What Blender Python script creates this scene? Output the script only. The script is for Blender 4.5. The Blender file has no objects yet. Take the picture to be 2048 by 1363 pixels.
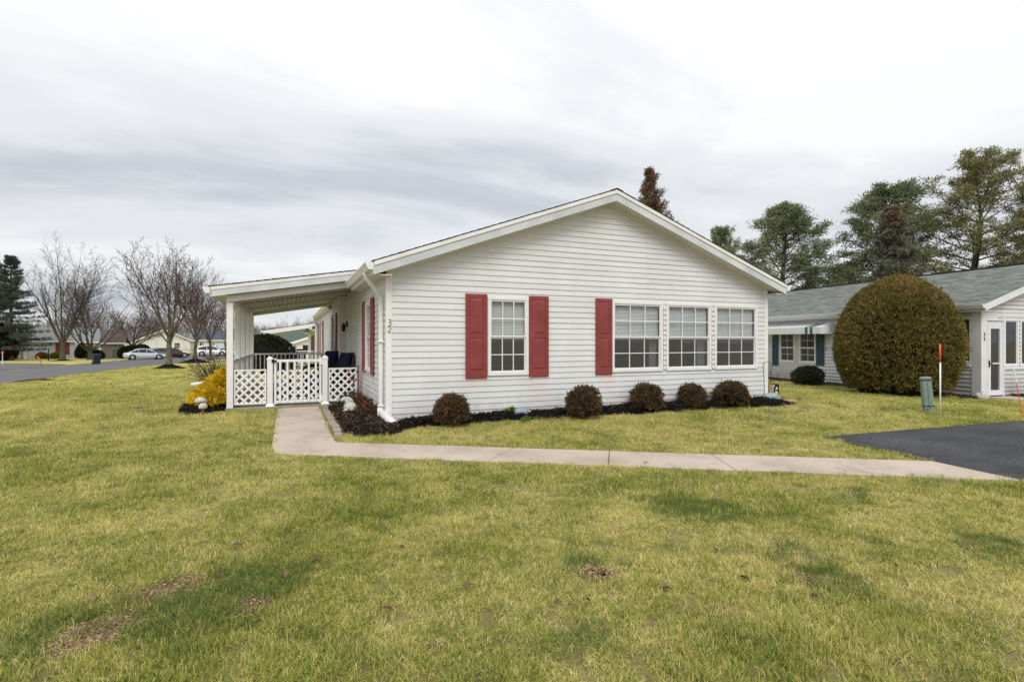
import bpy, bmesh, math, random
import numpy as np
from mathutils import Vector, Matrix
R = math.radians
scene = bpy.context.scene
COL = scene.collection

# ------------------------------------------------------------------ camera
CAM = (-1.47, -8.66, 1.37)
YAW = R(23.0)
F = 1050.0                      # focal length in pixels of the 2048 wide photograph
cam_d = bpy.data.cameras.new('camera'); cam = bpy.data.objects.new('camera', cam_d); COL.objects.link(cam)
cam.location = CAM; cam.rotation_euler = (R(90), 0, -YAW)
cam_d.sensor_width = 36; cam_d.lens = 36 * F / 2048; cam_d.clip_start = .05; cam_d.clip_end = 3000
scene.camera = cam

# ------------------------------------------------------------------ sky
SUN_EL, SUN_AZ = R(48), R(200)   # azimuth clockwise from +Y
world = bpy.data.worlds.new('World'); scene.world = world; world.use_nodes = True
wn = world.node_tree.nodes; wl = world.node_tree.links; wn.clear()
def wnode(t, **k):
    n = wn.new(t)
    for a, b in k.items(): setattr(n, a, b)
    return n
def wmath(op, a, b=None, c=None):
    n = wnode('ShaderNodeMath', operation=op)
    for i, v in enumerate((a, b, c)):
        if v is None: continue
        if isinstance(v, (int, float)): n.inputs[i].default_value = v
        else: wl.new(v, n.inputs[i])
    return n.outputs[0]
wout = wnode('ShaderNodeOutputWorld'); wbg = wnode('ShaderNodeBackground')
sky = wnode('ShaderNodeTexSky', sky_type='NISHITA'); sky.sun_disc = False
sky.sun_elevation = SUN_EL; sky.sun_rotation = SUN_AZ
tc = wnode('ShaderNodeTexCoord'); sep = wnode('ShaderNodeSeparateXYZ'); wl.new(tc.outputs['Generated'], sep.inputs[0])
zc = wmath('MAXIMUM', sep.outputs[2], 0.0)
den = wmath('ADD', zc, 0.16)
comb = wnode('ShaderNodeCombineXYZ')
wl.new(wmath('DIVIDE', sep.outputs[0], den), comb.inputs[0]); wl.new(wmath('DIVIDE', sep.outputs[1], den), comb.inputs[1])
mp = wnode('ShaderNodeMapping'); wl.new(comb.outputs[0], mp.inputs[0])
mp.inputs['Rotation'].default_value = (0, 0, R(20)); mp.inputs['Scale'].default_value = (.62, 1.15, 1); mp.inputs['Location'].default_value = (15.5, .7, 0)
nz = wnode('ShaderNodeTexNoise'); nz.inputs['Scale'].default_value = 0.8; nz.inputs['Detail'].default_value = 7; nz.inputs['Roughness'].default_value = .54; nz.inputs['Distortion'].default_value = .25
wl.new(mp.outputs[0], nz.inputs['Vector'])
ramp = wnode('ShaderNodeValToRGB'); wl.new(nz.outputs['Fac'], ramp.inputs[0])
cr = ramp.color_ramp; cr.interpolation = 'EASE'
cr.elements[0].position = .33; cr.elements[0].color = (.50, .53, .58, 1)
cr.elements[1].position = .62; cr.elements[1].color = (.84, .845, .85, 1)
e = cr.elements.new(.48); e.color = (.70, .715, .74, 1)
# an overcast dome is brighter overhead than at the horizon
lum = wmath('ADD', wmath('MULTIPLY', zc, .36), .82)
vm = wnode('ShaderNodeVectorMath', operation='SCALE'); wl.new(ramp.outputs[0], vm.inputs[0]); wl.new(lum, vm.inputs['Scale'])
vs = wnode('ShaderNodeVectorMath', operation='SCALE'); wl.new(sky.outputs[0], vs.inputs[0]); vs.inputs['Scale'].default_value = .10
mx = wnode('ShaderNodeMix', data_type='RGBA'); mx.inputs[0].default_value = .94
wl.new(vs.outputs[0], mx.inputs[6]); wl.new(vm.outputs[0], mx.inputs[7])
wl.new(mx.outputs[2], wbg.inputs[0]); wbg.inputs[1].default_value = 1.0
wl.new(wbg.outputs[0], wout.inputs[0])

sun_d = bpy.data.lights.new('sun', 'SUN'); sun = bpy.data.objects.new('sun', sun_d); COL.objects.link(sun)
sun_d.energy = 1.5; sun_d.angle = R(28); sun_d.color = (1.0, .97, .92)
_sd = Vector((math.sin(SUN_AZ) * math.cos(SUN_EL), math.cos(SUN_AZ) * math.cos(SUN_EL), math.sin(SUN_EL)))
sun.rotation_euler = _sd.to_track_quat('Z', 'Y').to_euler()
vsn = scene.view_settings
vsn.view_transform = 'Standard'; vsn.look = 'None'; vsn.exposure = 0.38; vsn.gamma = 1; vsn.use_curve_mapping = False
scene.cycles.max_bounces = 7; scene.cycles.transparent_max_bounces = 12

# ------------------------------------------------------------------ terrain and photograph geometry
CY_, SY_ = math.cos(YAW), math.sin(YAW)
def ss(a, b, x):
    t = min(1, max(0, (x - a) / (b - a))); return t * t * (3 - 2 * t)
def terr(u, v):
    return -1.0 * ss(4, 62, v) * (1 - ss(3, 13, u)) - .20 * ss(9.5, 16, u)
def W(px, py, D):
    a = (px - 1024) / F
    return Vector((CAM[0] + (a * CY_ + SY_) * D, CAM[1] + (-a * SY_ + CY_) * D, CAM[2] + (682 - py) / F * D))
def G(px, py, dz=0.0):
    lo, D = 1.0, 1.0
    while D < 400:
        p = W(px, py, D)
        if p.z < terr(p.x, p.y): break
        lo = D; D *= 1.02
    hi = D
    for _ in range(30):
        m = (lo + hi) / 2; p = W(px, py, m)
        if p.z < terr(p.x, p.y): hi = m
        else: lo = m
    return Vector((p.x, p.y, terr(p.x, p.y) + dz))
def depth(p): return (p[0] - CAM[0]) * SY_ + (p[1] - CAM[1]) * CY_
def hit(px, P0, d):
    """distance along the line P0 + s d (plan view) where pixel column px meets it, and its depth"""
    a = (px - 1024) / F
    rx, ry = a * CY_ + SY_, -a * SY_ + CY_
    det = rx * -d[1] + d[0] * ry
    bx, by = P0[0] - CAM[0], P0[1] - CAM[1]
    t = (bx * -d[1] + d[0] * by) / det
    s = (rx * by - ry * bx) / det
    return s, t
def zat(py, D): return CAM[2] + (682 - py) / F * D

# ------------------------------------------------------------------ mesh helpers
class MB:
    def __init__(s): s.v = []; s.f = []
    def add(s, vs, fs):
        o = len(s.v); s.v += [tuple(p) for p in vs]; s.f += [tuple(i + o for i in f) for f in fs]
    def hexa(s, p): s.add(p, [(0,3,2,1),(4,5,6,7),(0,1,5,4),(1,2,6,5),(2,3,7,6),(3,0,4,7)])
    def box(s, x0, x1, y0, y1, z0, z1):
        s.hexa([(x0,y0,z0),(x1,y0,z0),(x1,y1,z0),(x0,y1,z0),(x0,y0,z1),(x1,y0,z1),(x1,y1,z1),(x0,y1,z1)])
    def fbox(s, fr, s0, s1, o0, o1, z0, z1):
        s.hexa([fr(s0,o1,z0),fr(s1,o1,z0),fr(s1,o0,z0),fr(s0,o0,z0),fr(s0,o1,z1),fr(s1,o1,z1),fr(s1,o0,z1),fr(s0,o0,z1)])
    def quad(s, a, b, c, d): s.add([a,b,c,d], [(0,1,2,3)])
    def prism(s, poly, fa, fb):
        """poly of (p,q); fa, fb map (p,q) to the two end caps"""
        n = len(poly)
        s.add([fa(*p) for p in poly] + [fb(*p) for p in poly],
              [tuple(range(n))[::-1], tuple(range(n, 2*n))] + [(i, (i+1) % n, n + (i+1) % n, n + i) for i in range(n)])
    def bar(s, p, q, w, h, up=(0,0,1)):
        p, q = Vector(p), Vector(q); d = (q - p).normalized(); up = Vector(up)
        a = d.cross(up)
        if a.length < 1e-4: a = d.cross(Vector((1,0,0)))
        a.normalize(); b = a.cross(d).normalized(); a *= w/2; b *= h/2
        s.hexa([p-a-b, p+a-b, q+a-b, q-a-b, p-a+b, p+a+b, q+a+b, q-a+b])
    def tube(s, pts, rad, n=8, cap=True):
        pts = [Vector(p) for p in pts]; k = len(pts)
        if isinstance(rad, (int, float)): rad = [rad]*k
        o = len(s.v); prev = None
        for i, p in enumerate(pts):
            d = (pts[min(i+1, k-1)] - pts[max(i-1, 0)]).normalized()
            if prev is None:
                a = d.cross(Vector((0,0,1)))
                if a.length < 1e-3: a = d.cross(Vector((1,0,0)))
            else: a = prev - d * prev.dot(d)
            a.normalize(); prev = a; b = d.cross(a)
            for j in range(n):
                t = 2*math.pi*j/n
                s.v.append(tuple(p + (a*math.cos(t) + b*math.sin(t))*rad[i]))
        for i in range(k-1):
            for j in range(n):
                s.f.append((o+i*n+j, o+i*n+(j+1)%n, o+(i+1)*n+(j+1)%n, o+(i+1)*n+j))
        if cap:
            s.f.append(tuple(range(o+n-1, o-1, -1))); s.f.append(tuple(range(o+(k-1)*n, o+k*n)))
    def lathe(s, prof, c=(0,0,0), n=16, axis='z', sx=1, sy=1):
        o = len(s.v)
        for r, z in prof:
            for j in range(n):
                t = 2*math.pi*j/n; x, y = r*math.cos(t)*sx, r*math.sin(t)*sy
                p = (x, y, z) if axis == 'z' else ((z, x, y) if axis == 'x' else (x, z, y))
                s.v.append((c[0]+p[0], c[1]+p[1], c[2]+p[2]))
        for i in range(len(prof)-1):
            for j in range(n):
                s.f.append((o+i*n+j, o+i*n+(j+1)%n, o+(i+1)*n+(j+1)%n, o+(i+1)*n+j))
        s.f.append(tuple(range(o+n-1, o-1, -1))); s.f.append(tuple(range(o+(len(prof)-1)*n, o+len(prof)*n)))
    def ell(s, c, r, n=14, m=9, rot=None):
        o = len(s.v)
        for i in range(m+1):
            ph = math.pi*i/m
            for j in range(n):
                t = 2*math.pi*j/n
                p = Vector((r[0]*math.sin(ph)*math.cos(t), r[1]*math.sin(ph)*math.sin(t), r[2]*math.cos(ph)))
                if rot: p = rot @ p
                s.v.append((c[0]+p.x, c[1]+p.y, c[2]+p.z))
        for i in range(m):
            for j in range(n):
                s.f.append((o+i*n+j, o+(i+1)*n+j, o+(i+1)*n+(j+1)%n, o+i*n+(j+1)%n))
    def mesh(s, name, mat, smooth=False, bevel=0, seg=1):
        me = bpy.data.meshes.new(name); me.from_pydata(s.v, [], s.f)
        bm = bmesh.new(); bm.from_mesh(me)
        if bevel:
            bmesh.ops.remove_doubles(bm, verts=bm.verts, dist=1e-5)
            bmesh.ops.recalc_face_normals(bm, faces=bm.faces)
            es = [e for e in bm.edges if len(e.link_faces) == 2 and e.calc_face_angle(0) > .5]
            bmesh.ops.bevel(bm, geom=es, offset=bevel, segments=seg, affect='EDGES', profile=.6)
        else: bmesh.ops.recalc_face_normals(bm, faces=bm.faces)
        bm.to_mesh(me); bm.free()
        if smooth: me.polygons.foreach_set('use_smooth', [True]*len(me.polygons))
        me.materials.append(mat); return me
    def build(s, name, mat, parent=None, **k):
        return link(name, s.mesh(name, mat, **k), parent)
def link(name, me, parent=None):
    o = bpy.data.objects.new(name, me); COL.objects.link(o)
    if parent: o.parent = parent
    return o
def thing(name, label, cat, loc=(0,0,0), rz=0, group=None):
    o = bpy.data.objects.new(name, None); COL.objects.link(o); o.empty_display_size = .2
    o.location = loc; o.rotation_euler = (0, 0, rz)
    return tag(o, label, cat, group)
def tag(o, label=None, cat=None, group=None, kind=None):
    if label: o['label'] = label
    if cat: o['category'] = cat
    if group: o['group'] = group
    if kind: o['kind'] = kind
    return o
def copy_tree(o, parent=None):
    c = o.copy(); COL.objects.link(c); c.parent = parent
    for ch in list(o.children): copy_tree(ch, c)
    return c
def np_mesh(name, V, Fc, mat, rnd=None, smooth=False):
    V = np.asarray(V, dtype=np.float32).reshape(-1, 3); Fc = np.asarray(Fc, dtype=np.int32); k = Fc.shape[1]
    me = bpy.data.meshes.new(name)
    me.vertices.add(len(V)); me.vertices.foreach_set('co', V.ravel())
    me.loops.add(Fc.size); me.loops.foreach_set('vertex_index', Fc.ravel())
    me.polygons.add(len(Fc)); me.polygons.foreach_set('loop_start', np.arange(0, Fc.size, k, dtype=np.int32))
    if smooth: me.polygons.foreach_set('use_smooth', np.ones(len(Fc), dtype=bool))
    me.update(calc_edges=True); me.validate()
    if rnd is not None:
        a = me.attributes.new('rnd', 'FLOAT', 'FACE'); a.data.foreach_set('value', np.asarray(rnd, dtype=np.float32))
    me.materials.append(mat); return me
def nrm(a): return a / np.maximum(np.linalg.norm(a, axis=-1, keepdims=True), 1e-9)
def leaf_np(C, Dr, L, Wd, rng, flat=None):
    """one rhombic leaf per row: base C, direction Dr, length L, width Wd"""
    n = len(C); Dr = nrm(Dr)
    S = nrm(np.cross(Dr, rng.normal(size=(n, 3)) if flat is None else flat))
    L = np.broadcast_to(np.asarray(L, float), (n,))[:, None]; Wd = np.broadcast_to(np.asarray(Wd, float), (n,))[:, None]
    V = np.stack([C, C + Dr*L*.5 + S*Wd*.5, C + Dr*L, C + Dr*L*.5 - S*Wd*.5], 1).reshape(-1, 3)
    return V, np.arange(4*n).reshape(n, 4)
def tube_np(P0, P1, R0, R1, n=3):
    P0, P1 = np.asarray(P0, float), np.asarray(P1, float); N = len(P0)
    d = nrm(P1 - P0); ref = np.where(np.abs(d[:, 2:3]) > .9, np.array([[1., 0, 0]]), np.array([[0, 0, 1.]]))
    a = nrm(np.cross(d, ref)); b = np.cross(d, a)
    t = np.arange(n) * 2*math.pi/n
    ring = a[:, None, :]*np.cos(t)[None, :, None] + b[:, None, :]*np.sin(t)[None, :, None]
    V = np.concatenate([P0[:, None] + ring*np.asarray(R0)[:, None, None], P1[:, None] + ring*np.asarray(R1)[:, None, None]], 1)
    j = np.arange(n); base = np.stack([j, (j+1) % n, n + (j+1) % n, n + j], 1)
    Fq = (np.arange(N)[:, None, None]*2*n + base[None]).reshape(-1, 4)
    return V.reshape(-1, 3), Fq

# ------------------------------------------------------------------ materials
MATS = {}
def newmat(name):
    m = bpy.data.materials.new(name); m.use_nodes = True; nt = m.node_tree; MATS[name] = m
    return m, nt, nt.nodes['Principled BSDF']
def nd(nt, t, **k):
    n = nt.nodes.new(t)
    for a, b in k.items(): setattr(n, a, b)
    return n
def pos(nt, obj=False):
    if obj: return nd(nt, 'ShaderNodeTexCoord').outputs['Object']
    return nd(nt, 'ShaderNodeNewGeometry').outputs['Position']
def noise(nt, vec, scale, detail=4, rough=.55, stretch=None, dist=0):
    if stretch:
        mpn = nd(nt, 'ShaderNodeMapping'); mpn.inputs['Scale'].default_value = stretch; nt.links.new(vec, mpn.inputs[0]); vec = mpn.outputs[0]
    n = nd(nt, 'ShaderNodeTexNoise'); n.inputs['Scale'].default_value = scale; n.inputs['Detail'].default_value = detail
    n.inputs['Roughness'].default_value = rough; n.inputs['Distortion'].default_value = dist
    nt.links.new(vec, n.inputs['Vector']); return n.outputs['Fac']
def rampn(nt, fac, stops, interp='LINEAR'):
    r = nd(nt, 'ShaderNodeValToRGB'); r.color_ramp.interpolation = interp; nt.links.new(fac, r.inputs[0]); els = r.color_ramp.elements
    els[0].position, els[0].color = stops[0][0], (*stops[0][1], 1)
    els[1].position, els[1].color = stops[-1][0], (*stops[-1][1], 1)
    for p, c in stops[1:-1]:
        x = els.new(p); x.color = (*c, 1)
    return r.outputs[0]
def mixc(nt, fac, a, b, mode='MIX'):
    m = nd(nt, 'ShaderNodeMix', data_type='RGBA', blend_type=mode)
    for sck, v in ((m.inputs[0], fac), (m.inputs[6], a), (m.inputs[7], b)):
        if isinstance(v, (int, float)): sck.default_value = v
        elif isinstance(v, tuple): sck.default_value = (*v, 1)
        else: nt.links.new(v, sck)
    return m.outputs[2]
def mth(nt, op, a, b=None):
    n = nd(nt, 'ShaderNodeMath', operation=op)
    for i, v in enumerate((a, b)):
        if v is None: continue
        if isinstance(v, (int, float)): n.inputs[i].default_value = v
        else: nt.links.new(v, n.inputs[i])
    return n.outputs[0]
def bumpn(nt, bs, h, strength=.3, dist=.01):
    b = nd(nt, 'ShaderNodeBump'); b.inputs['Strength'].default_value = strength; b.inputs['Distance'].default_value = dist
    nt.links.new(h, b.inputs['Height']); nt.links.new(b.outputs[0], bs.inputs['Normal'])
def M(name, c, c2=None, scale=2.0, rough=.55, spec=.35, bump=0, bscale=80, bdist=.005, metal=0, stretch=None, lo=.35, hi=.65, detail=5):
    m, nt, bs = newmat(name); p = pos(nt)
    bs.inputs['Roughness'].default_value = rough; bs.inputs['Specular IOR Level'].default_value = spec; bs.inputs['Metallic'].default_value = metal
    if c2:
        f = noise(nt, p, scale, detail, stretch=stretch)
        nt.links.new(rampn(nt, f, [(lo, c), (hi, c2)]), bs.inputs['Base Color'])
    else: bs.inputs['Base Color'].default_value = (*c, 1)
    if bump: bumpn(nt, bs, noise(nt, p, bscale, 4), bump, bdist)
    return m
def leafM(name, stops, rough=.65, trans=.2, wscale=.8, wamt=.35):
    m, nt, bs = newmat(name)
    at = nd(nt, 'ShaderNodeAttribute', attribute_name='rnd')
    f = mth(nt, 'ADD', mth(nt, 'MULTIPLY', at.outputs['Fac'], 1-wamt), mth(nt, 'MULTIPLY', noise(nt, pos(nt), wscale, 4), wamt))
    c = rampn(nt, f, stops); nt.links.new(c, bs.inputs['Base Color']); bs.inputs['Roughness'].default_value = rough; bs.inputs['Specular IOR Level'].default_value = .2
    if trans:
        tr = nd(nt, 'ShaderNodeBsdfTranslucent'); nt.links.new(c, tr.inputs[0]); mxs = nd(nt, 'ShaderNodeMixShader'); mxs.inputs[0].default_value = trans
        nt.links.new(bs.outputs[0], mxs.inputs[1]); nt.links.new(tr.outputs[0], mxs.inputs[2]); nt.links.new(mxs.outputs[0], nt.nodes['Material Output'].inputs[0])
    return m
def glassM(name, tint, base=.05, screen=0.0):
    m, nt, bs = newmat(name)
    tr = nd(nt, 'ShaderNodeBsdfTransparent'); tr.inputs[0].default_value = (*tint, 1)
    gl = nd(nt, 'ShaderNodeBsdfGlossy'); gl.inputs['Roughness'].default_value = .015; gl.inputs[0].default_value = (.95, .97, 1, 1)
    bp = nd(nt, 'ShaderNodeBump'); bp.inputs['Strength'].default_value = .05; bp.inputs['Distance'].default_value = .02; nt.links.new(noise(nt, pos(nt), 2.5, 1), bp.inputs['Height']); nt.links.new(bp.outputs[0], gl.inputs['Normal'])
    lw = nd(nt, 'ShaderNodeLayerWeight')          # Schlick reflectance, the same from both sides of the sheet
    mxs = nd(nt, 'ShaderNodeMixShader'); nt.links.new(mth(nt, 'ADD', mth(nt, 'MULTIPLY', mth(nt, 'POWER', lw.outputs['Facing'], 5.0), .9), base), mxs.inputs[0])
    sc_ = nd(nt, 'ShaderNodeBsdfDiffuse'); sc_.inputs[0].default_value = (.105, .112, .125, 1); ms_ = nd(nt, 'ShaderNodeMixShader'); ms_.inputs[0].default_value = screen
    nt.links.new(tr.outputs[0], ms_.inputs[1]); nt.links.new(sc_.outputs[0], ms_.inputs[2]); nt.links.new(ms_.outputs[0], mxs.inputs[1]); nt.links.new(gl.outputs[0], mxs.inputs[2]); nt.links.new(mxs.outputs[0], nt.nodes['Material Output'].inputs[0])
    return m
def sidingM(name, c, c2, stains=()):
    """vinyl with faint weathering; stains: (x0,x1,z0,z1) red runs washed down from the shutters"""
    m, nt, bs = newmat(name); p = pos(nt)
    f = noise(nt, p, 1.2, 6, stretch=(1, 1, .35)); col = rampn(nt, f, [(.3, c), (.7, c2)])
    streak = noise(nt, p, 9, 3, stretch=(1.6, 1.6, .12)); col = mixc(nt, mth(nt, 'MULTIPLY', streak, .22), col, (.62, .615, .59), 'MULTIPLY')
    sx = nd(nt, 'ShaderNodeSeparateXYZ'); nt.links.new(p, sx.inputs[0])
    for (x0, x1, z0, z1) in stains:
        def band(v, a, b, soft):
            mr = nd(nt, 'ShaderNodeMapRange', interpolation_type='SMOOTHSTEP'); nt.links.new(v, mr.inputs[0]); mr.inputs[1].default_value = a - soft; mr.inputs[2].default_value = a + soft
            mr2 = nd(nt, 'ShaderNodeMapRange', interpolation_type='SMOOTHSTEP'); nt.links.new(v, mr2.inputs[0]); mr2.inputs[1].default_value = b + soft; mr2.inputs[2].default_value = b - soft
            return mth(nt, 'MULTIPLY', mr.outputs[0], mr2.outputs[0])
        k = mth(nt, 'MULTIPLY', band(sx.outputs[0], x0, x1, .08), band(sx.outputs[2], z0, z1, .12))
        k = mth(nt, 'MULTIPLY', k, mth(nt, 'MULTIPLY', noise(nt, p, 14, 4, stretch=(1, 1, .2)), .5))
        col = mixc(nt, k, col, (.78, .45, .42))
    # soil splashed up from the bed, and each board weathered a little differently
    mr = nd(nt, 'ShaderNodeMapRange'); nt.links.new(mth(nt, 'ADD', sx.outputs[2], mth(nt, 'MULTIPLY', mth(nt, 'SUBTRACT', noise(nt, p, 5, 5), .5), .5)), mr.inputs[0]); mr.inputs[1].default_value = .38; mr.inputs[2].default_value = .02; mr.inputs[3].default_value = 0; mr.inputs[4].default_value = .45
    col = mixc(nt, mr.outputs[0], col, (.50, .46, .40), 'MULTIPLY')
    oi = nd(nt, 'ShaderNodeObjectInfo'); col = mixc(nt, mth(nt, 'MULTIPLY', oi.outputs['Random'], .5), col, (.90, .90, .885), 'MULTIPLY')
    nt.links.new(col, bs.inputs['Base Color']); bs.inputs['Roughness'].default_value = .5; bs.inputs['Specular IOR Level'].default_value = .3
    bumpn(nt, bs, mth(nt, 'ADD', mth(nt, 'MULTIPLY', noise(nt, p, 30, 3, stretch=(.3, .3, 6)), .06), noise(nt, p, 2.2, 2, stretch=(1, 1, 2.5))), .35, .03)
    return m
def shingleM(name, stops, sx=3.2, sz=.33):
    m, nt, bs = newmat(name); p = pos(nt, True)
    br = nd(nt, 'ShaderNodeTexBrick'); br.offset = .5; br.inputs['Scale'].default_value = 1; br.inputs['Brick Width'].default_value = .32; br.inputs['Row Height'].default_value = .14
    br.inputs['Mortar Size'].default_value = .004; br.inputs[1].default_value = (0, 0, 0, 1); br.inputs[2].default_value = (1, 1, 1, 1); br.inputs[3].default_value = (.3, .3, .3, 1); br.inputs['Bias'].default_value = 0
    sp = nd(nt, 'ShaderNodeSeparateXYZ'); nt.links.new(p, sp.inputs[0]); cb = nd(nt, 'ShaderNodeCombineXYZ')
    nt.links.new(sp.outputs[1], cb.inputs[0]); nt.links.new(mth(nt, 'MULTIPLY', sp.outputs[0], 1.06), cb.inputs[1]); nt.links.new(cb.outputs[0], br.inputs['Vector'])
    f = mth(nt, 'ADD', mth(nt, 'MULTIPLY', br.outputs[0], .45), mth(nt, 'MULTIPLY', noise(nt, p, 5, 6), .55))
    nt.links.new(rampn(nt, f, stops), bs.inputs['Base Color']); bs.inputs['Roughness'].default_value = .9; bs.inputs['Specular IOR Level'].default_value = .15
    bumpn(nt, bs, noise(nt, p, 220, 2), .4, .004)
    return m

RED_ST = [(1.3, 1.75, .55, 1.0), (2.5, 2.9, .35, 1.0), (4.0, 4.4, .45, .95)]
m_siding = sidingM('white_vinyl', (.755, .762, .768), (.685, .688, .685), RED_ST)
m_siding_n = sidingM('grey_white_vinyl', (.66, .66, .67), (.58, .58, .59))
m_trim = M('white_trim', (.82, .82, .81), (.74, .74, .72), 3, .45, .4, .08, 40, stretch=(1, 1, .4))
m_fascia = M('fascia_metal', (.66, .675, .68), (.50, .52, .53), 2.2, .35, .5, .06, 30)
m_soffit = M('soffit_vinyl', (.72, .70, .65), (.62, .60, .55), 2, .5, .3)
m_vinyl = M('white_gate_vinyl', (.85, .85, .85), (.80, .80, .79), 4, .35, .45)
m_shutter = M('red_shutter', (.285, .057, .054), (.215, .043, .042), 3, .5, .3, .15, 300, .002)
m_shutter_t = M('teal_shutter', (.025, .075, .115), (.02, .06, .09), 5, .5, .3)
m_frame = M('window_frame', (.80, .80, .80), (.75, .75, .74), 6, .4, .4)
m_glass = glassM('pane_glass', (.93, .95, .96), .06)
m_glass_d = glassM('screened_glass', (.66, .69, .73), .07, .36)
m_blind = M('blind_slats', (.60, .60, .575), (.52, .52, .50), 3, .6)
m_curtain = M('curtain', (.62, .61, .60), (.50, .50, .50), 6, .9, .1)
m_inner = M('inner_wall', (.30, .28, .26), rough=.9)
m_shingle = shingleM('brown_shingle', [(.25, (.035, .033, .03)), (.75, (.075, .068, .06))])
m_shingle_g = shingleM('grey_green_shingle', [(.2, (.13, .146, .133)), (.5, (.20, .217, .198)), (.8, (.29, .303, .28))])
m_conc, nt_, bs_ = newmat('concrete')
_p = pos(nt_); _c = rampn(nt_, noise(nt_, _p, 1.3, 8, .6), [(.32, (.40, .335, .275)), (.5, (.52, .44, .365)), (.68, (.58, .495, .42))])
_c = mixc(nt_, .55, _c, rampn(nt_, noise(nt_, _p, 120, 3, .7), [(.35, (.62, .6, .58)), (.65, (1.15, 1.15, 1.15))]), 'MULTIPLY')
_c = mixc(nt_, rampn(nt_, noise(nt_, _p, 2.6, 6, .65, dist=.6), [(.60, (0, 0, 0)), (.74, (.55, .55, .55))]), _c, (.20, .165, .135))
nt_.links.new(_c, bs_.inputs['Base Color']); bs_.inputs['Roughness'].default_value = .88; bs_.inputs['Specular IOR Level'].default_value = .2; bumpn(nt_, bs_, noise(nt_, _p, 150, 4), .3, .005)
m_conc_d = M('slab_concrete', (.33, .28, .22), (.24, .2, .16), 2.5, .9, .15, .2, 90)
m_brick = M('edging_brick', (.40, .33, .29), (.27, .22, .20), 9, .9, .15, .4, 120)
m_soil = M('mulch_base', (.018, .015, .013), (.006, .005, .005), 14, .95, .05, .9, 60, .02)
m_chip = leafM('mulch_chips', [(.0, (.004, .0035, .003)), (.6, (.02, .016, .014)), (.93, (.055, .042, .034)), (1, (.14, .10, .07))], .95, 0, 3, .2)
m_chip_b = leafM('old_mulch', [(.0, (.01, .007, .005)), (.5, (.05, .034, .024)), (1, (.20, .13, .085))], .95, 0, 3, .3)
m_black = M('black_metal', (.012, .012, .013), rough=.45)
m_dark = M('dark_rubber', (.02, .02, .021), rough=.8)
m_white = M('white_plastic', (.80, .80, .79), (.70, .70, .68), 8, .4, .4)
m_stone_w = M('white_cast_stone', (.62, .60, .57), (.42, .41, .39), 16, .85, .2, .5, 60, .006)
m_terra = M('terracotta', (.30, .13, .07), (.2, .09, .05), 20, .85)
m_navy = M('navy_canvas', (.010, .015, .035), (.016, .022, .046), 6, .9, .1, .2, 200)
m_wicker = M('brown_wicker', (.055, .032, .022), (.025, .015, .011), 40, .7, .3, .8, 120, .01)
m_brass = M('tan_number', (.52, .46, .34), (.42, .36, .26), 20, .4, .5)
# ------------------------------------------------------------------ shared building pieces
def strips(openings, lo, hi, za, zb):
    """pieces of the band za..zb left free by the openings: (la, ra, lb, rb, a, b)"""
    br = sorted({za, zb} | {z for o in openings for z in (o[2], o[3]) if za + 1e-4 < z < zb - 1e-4})
    out = []
    for a, b in zip(br, br[1:]):
        mid = (a + b) / 2; ps = [(lo(a), hi(a), lo(b), hi(b))]
        for (c0, c1, z0, z1) in openings:
            if not (z0 <= mid <= z1): continue
            n = []
            for (la, ra, lb, rb) in ps:
                if c1 <= min(la, lb) or c0 >= max(ra, rb): n.append((la, ra, lb, rb)); continue
                if c0 > max(la, lb): n.append((la, c0, lb, c0))
                if c1 < min(ra, rb): n.append((c1, ra, c1, rb))
            ps = n
        out += [(p[0], p[1], p[2], p[3], a, b) for p in ps if p[1] - p[0] > 1e-3 or p[3] - p[2] > 1e-3]
    return out
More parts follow.
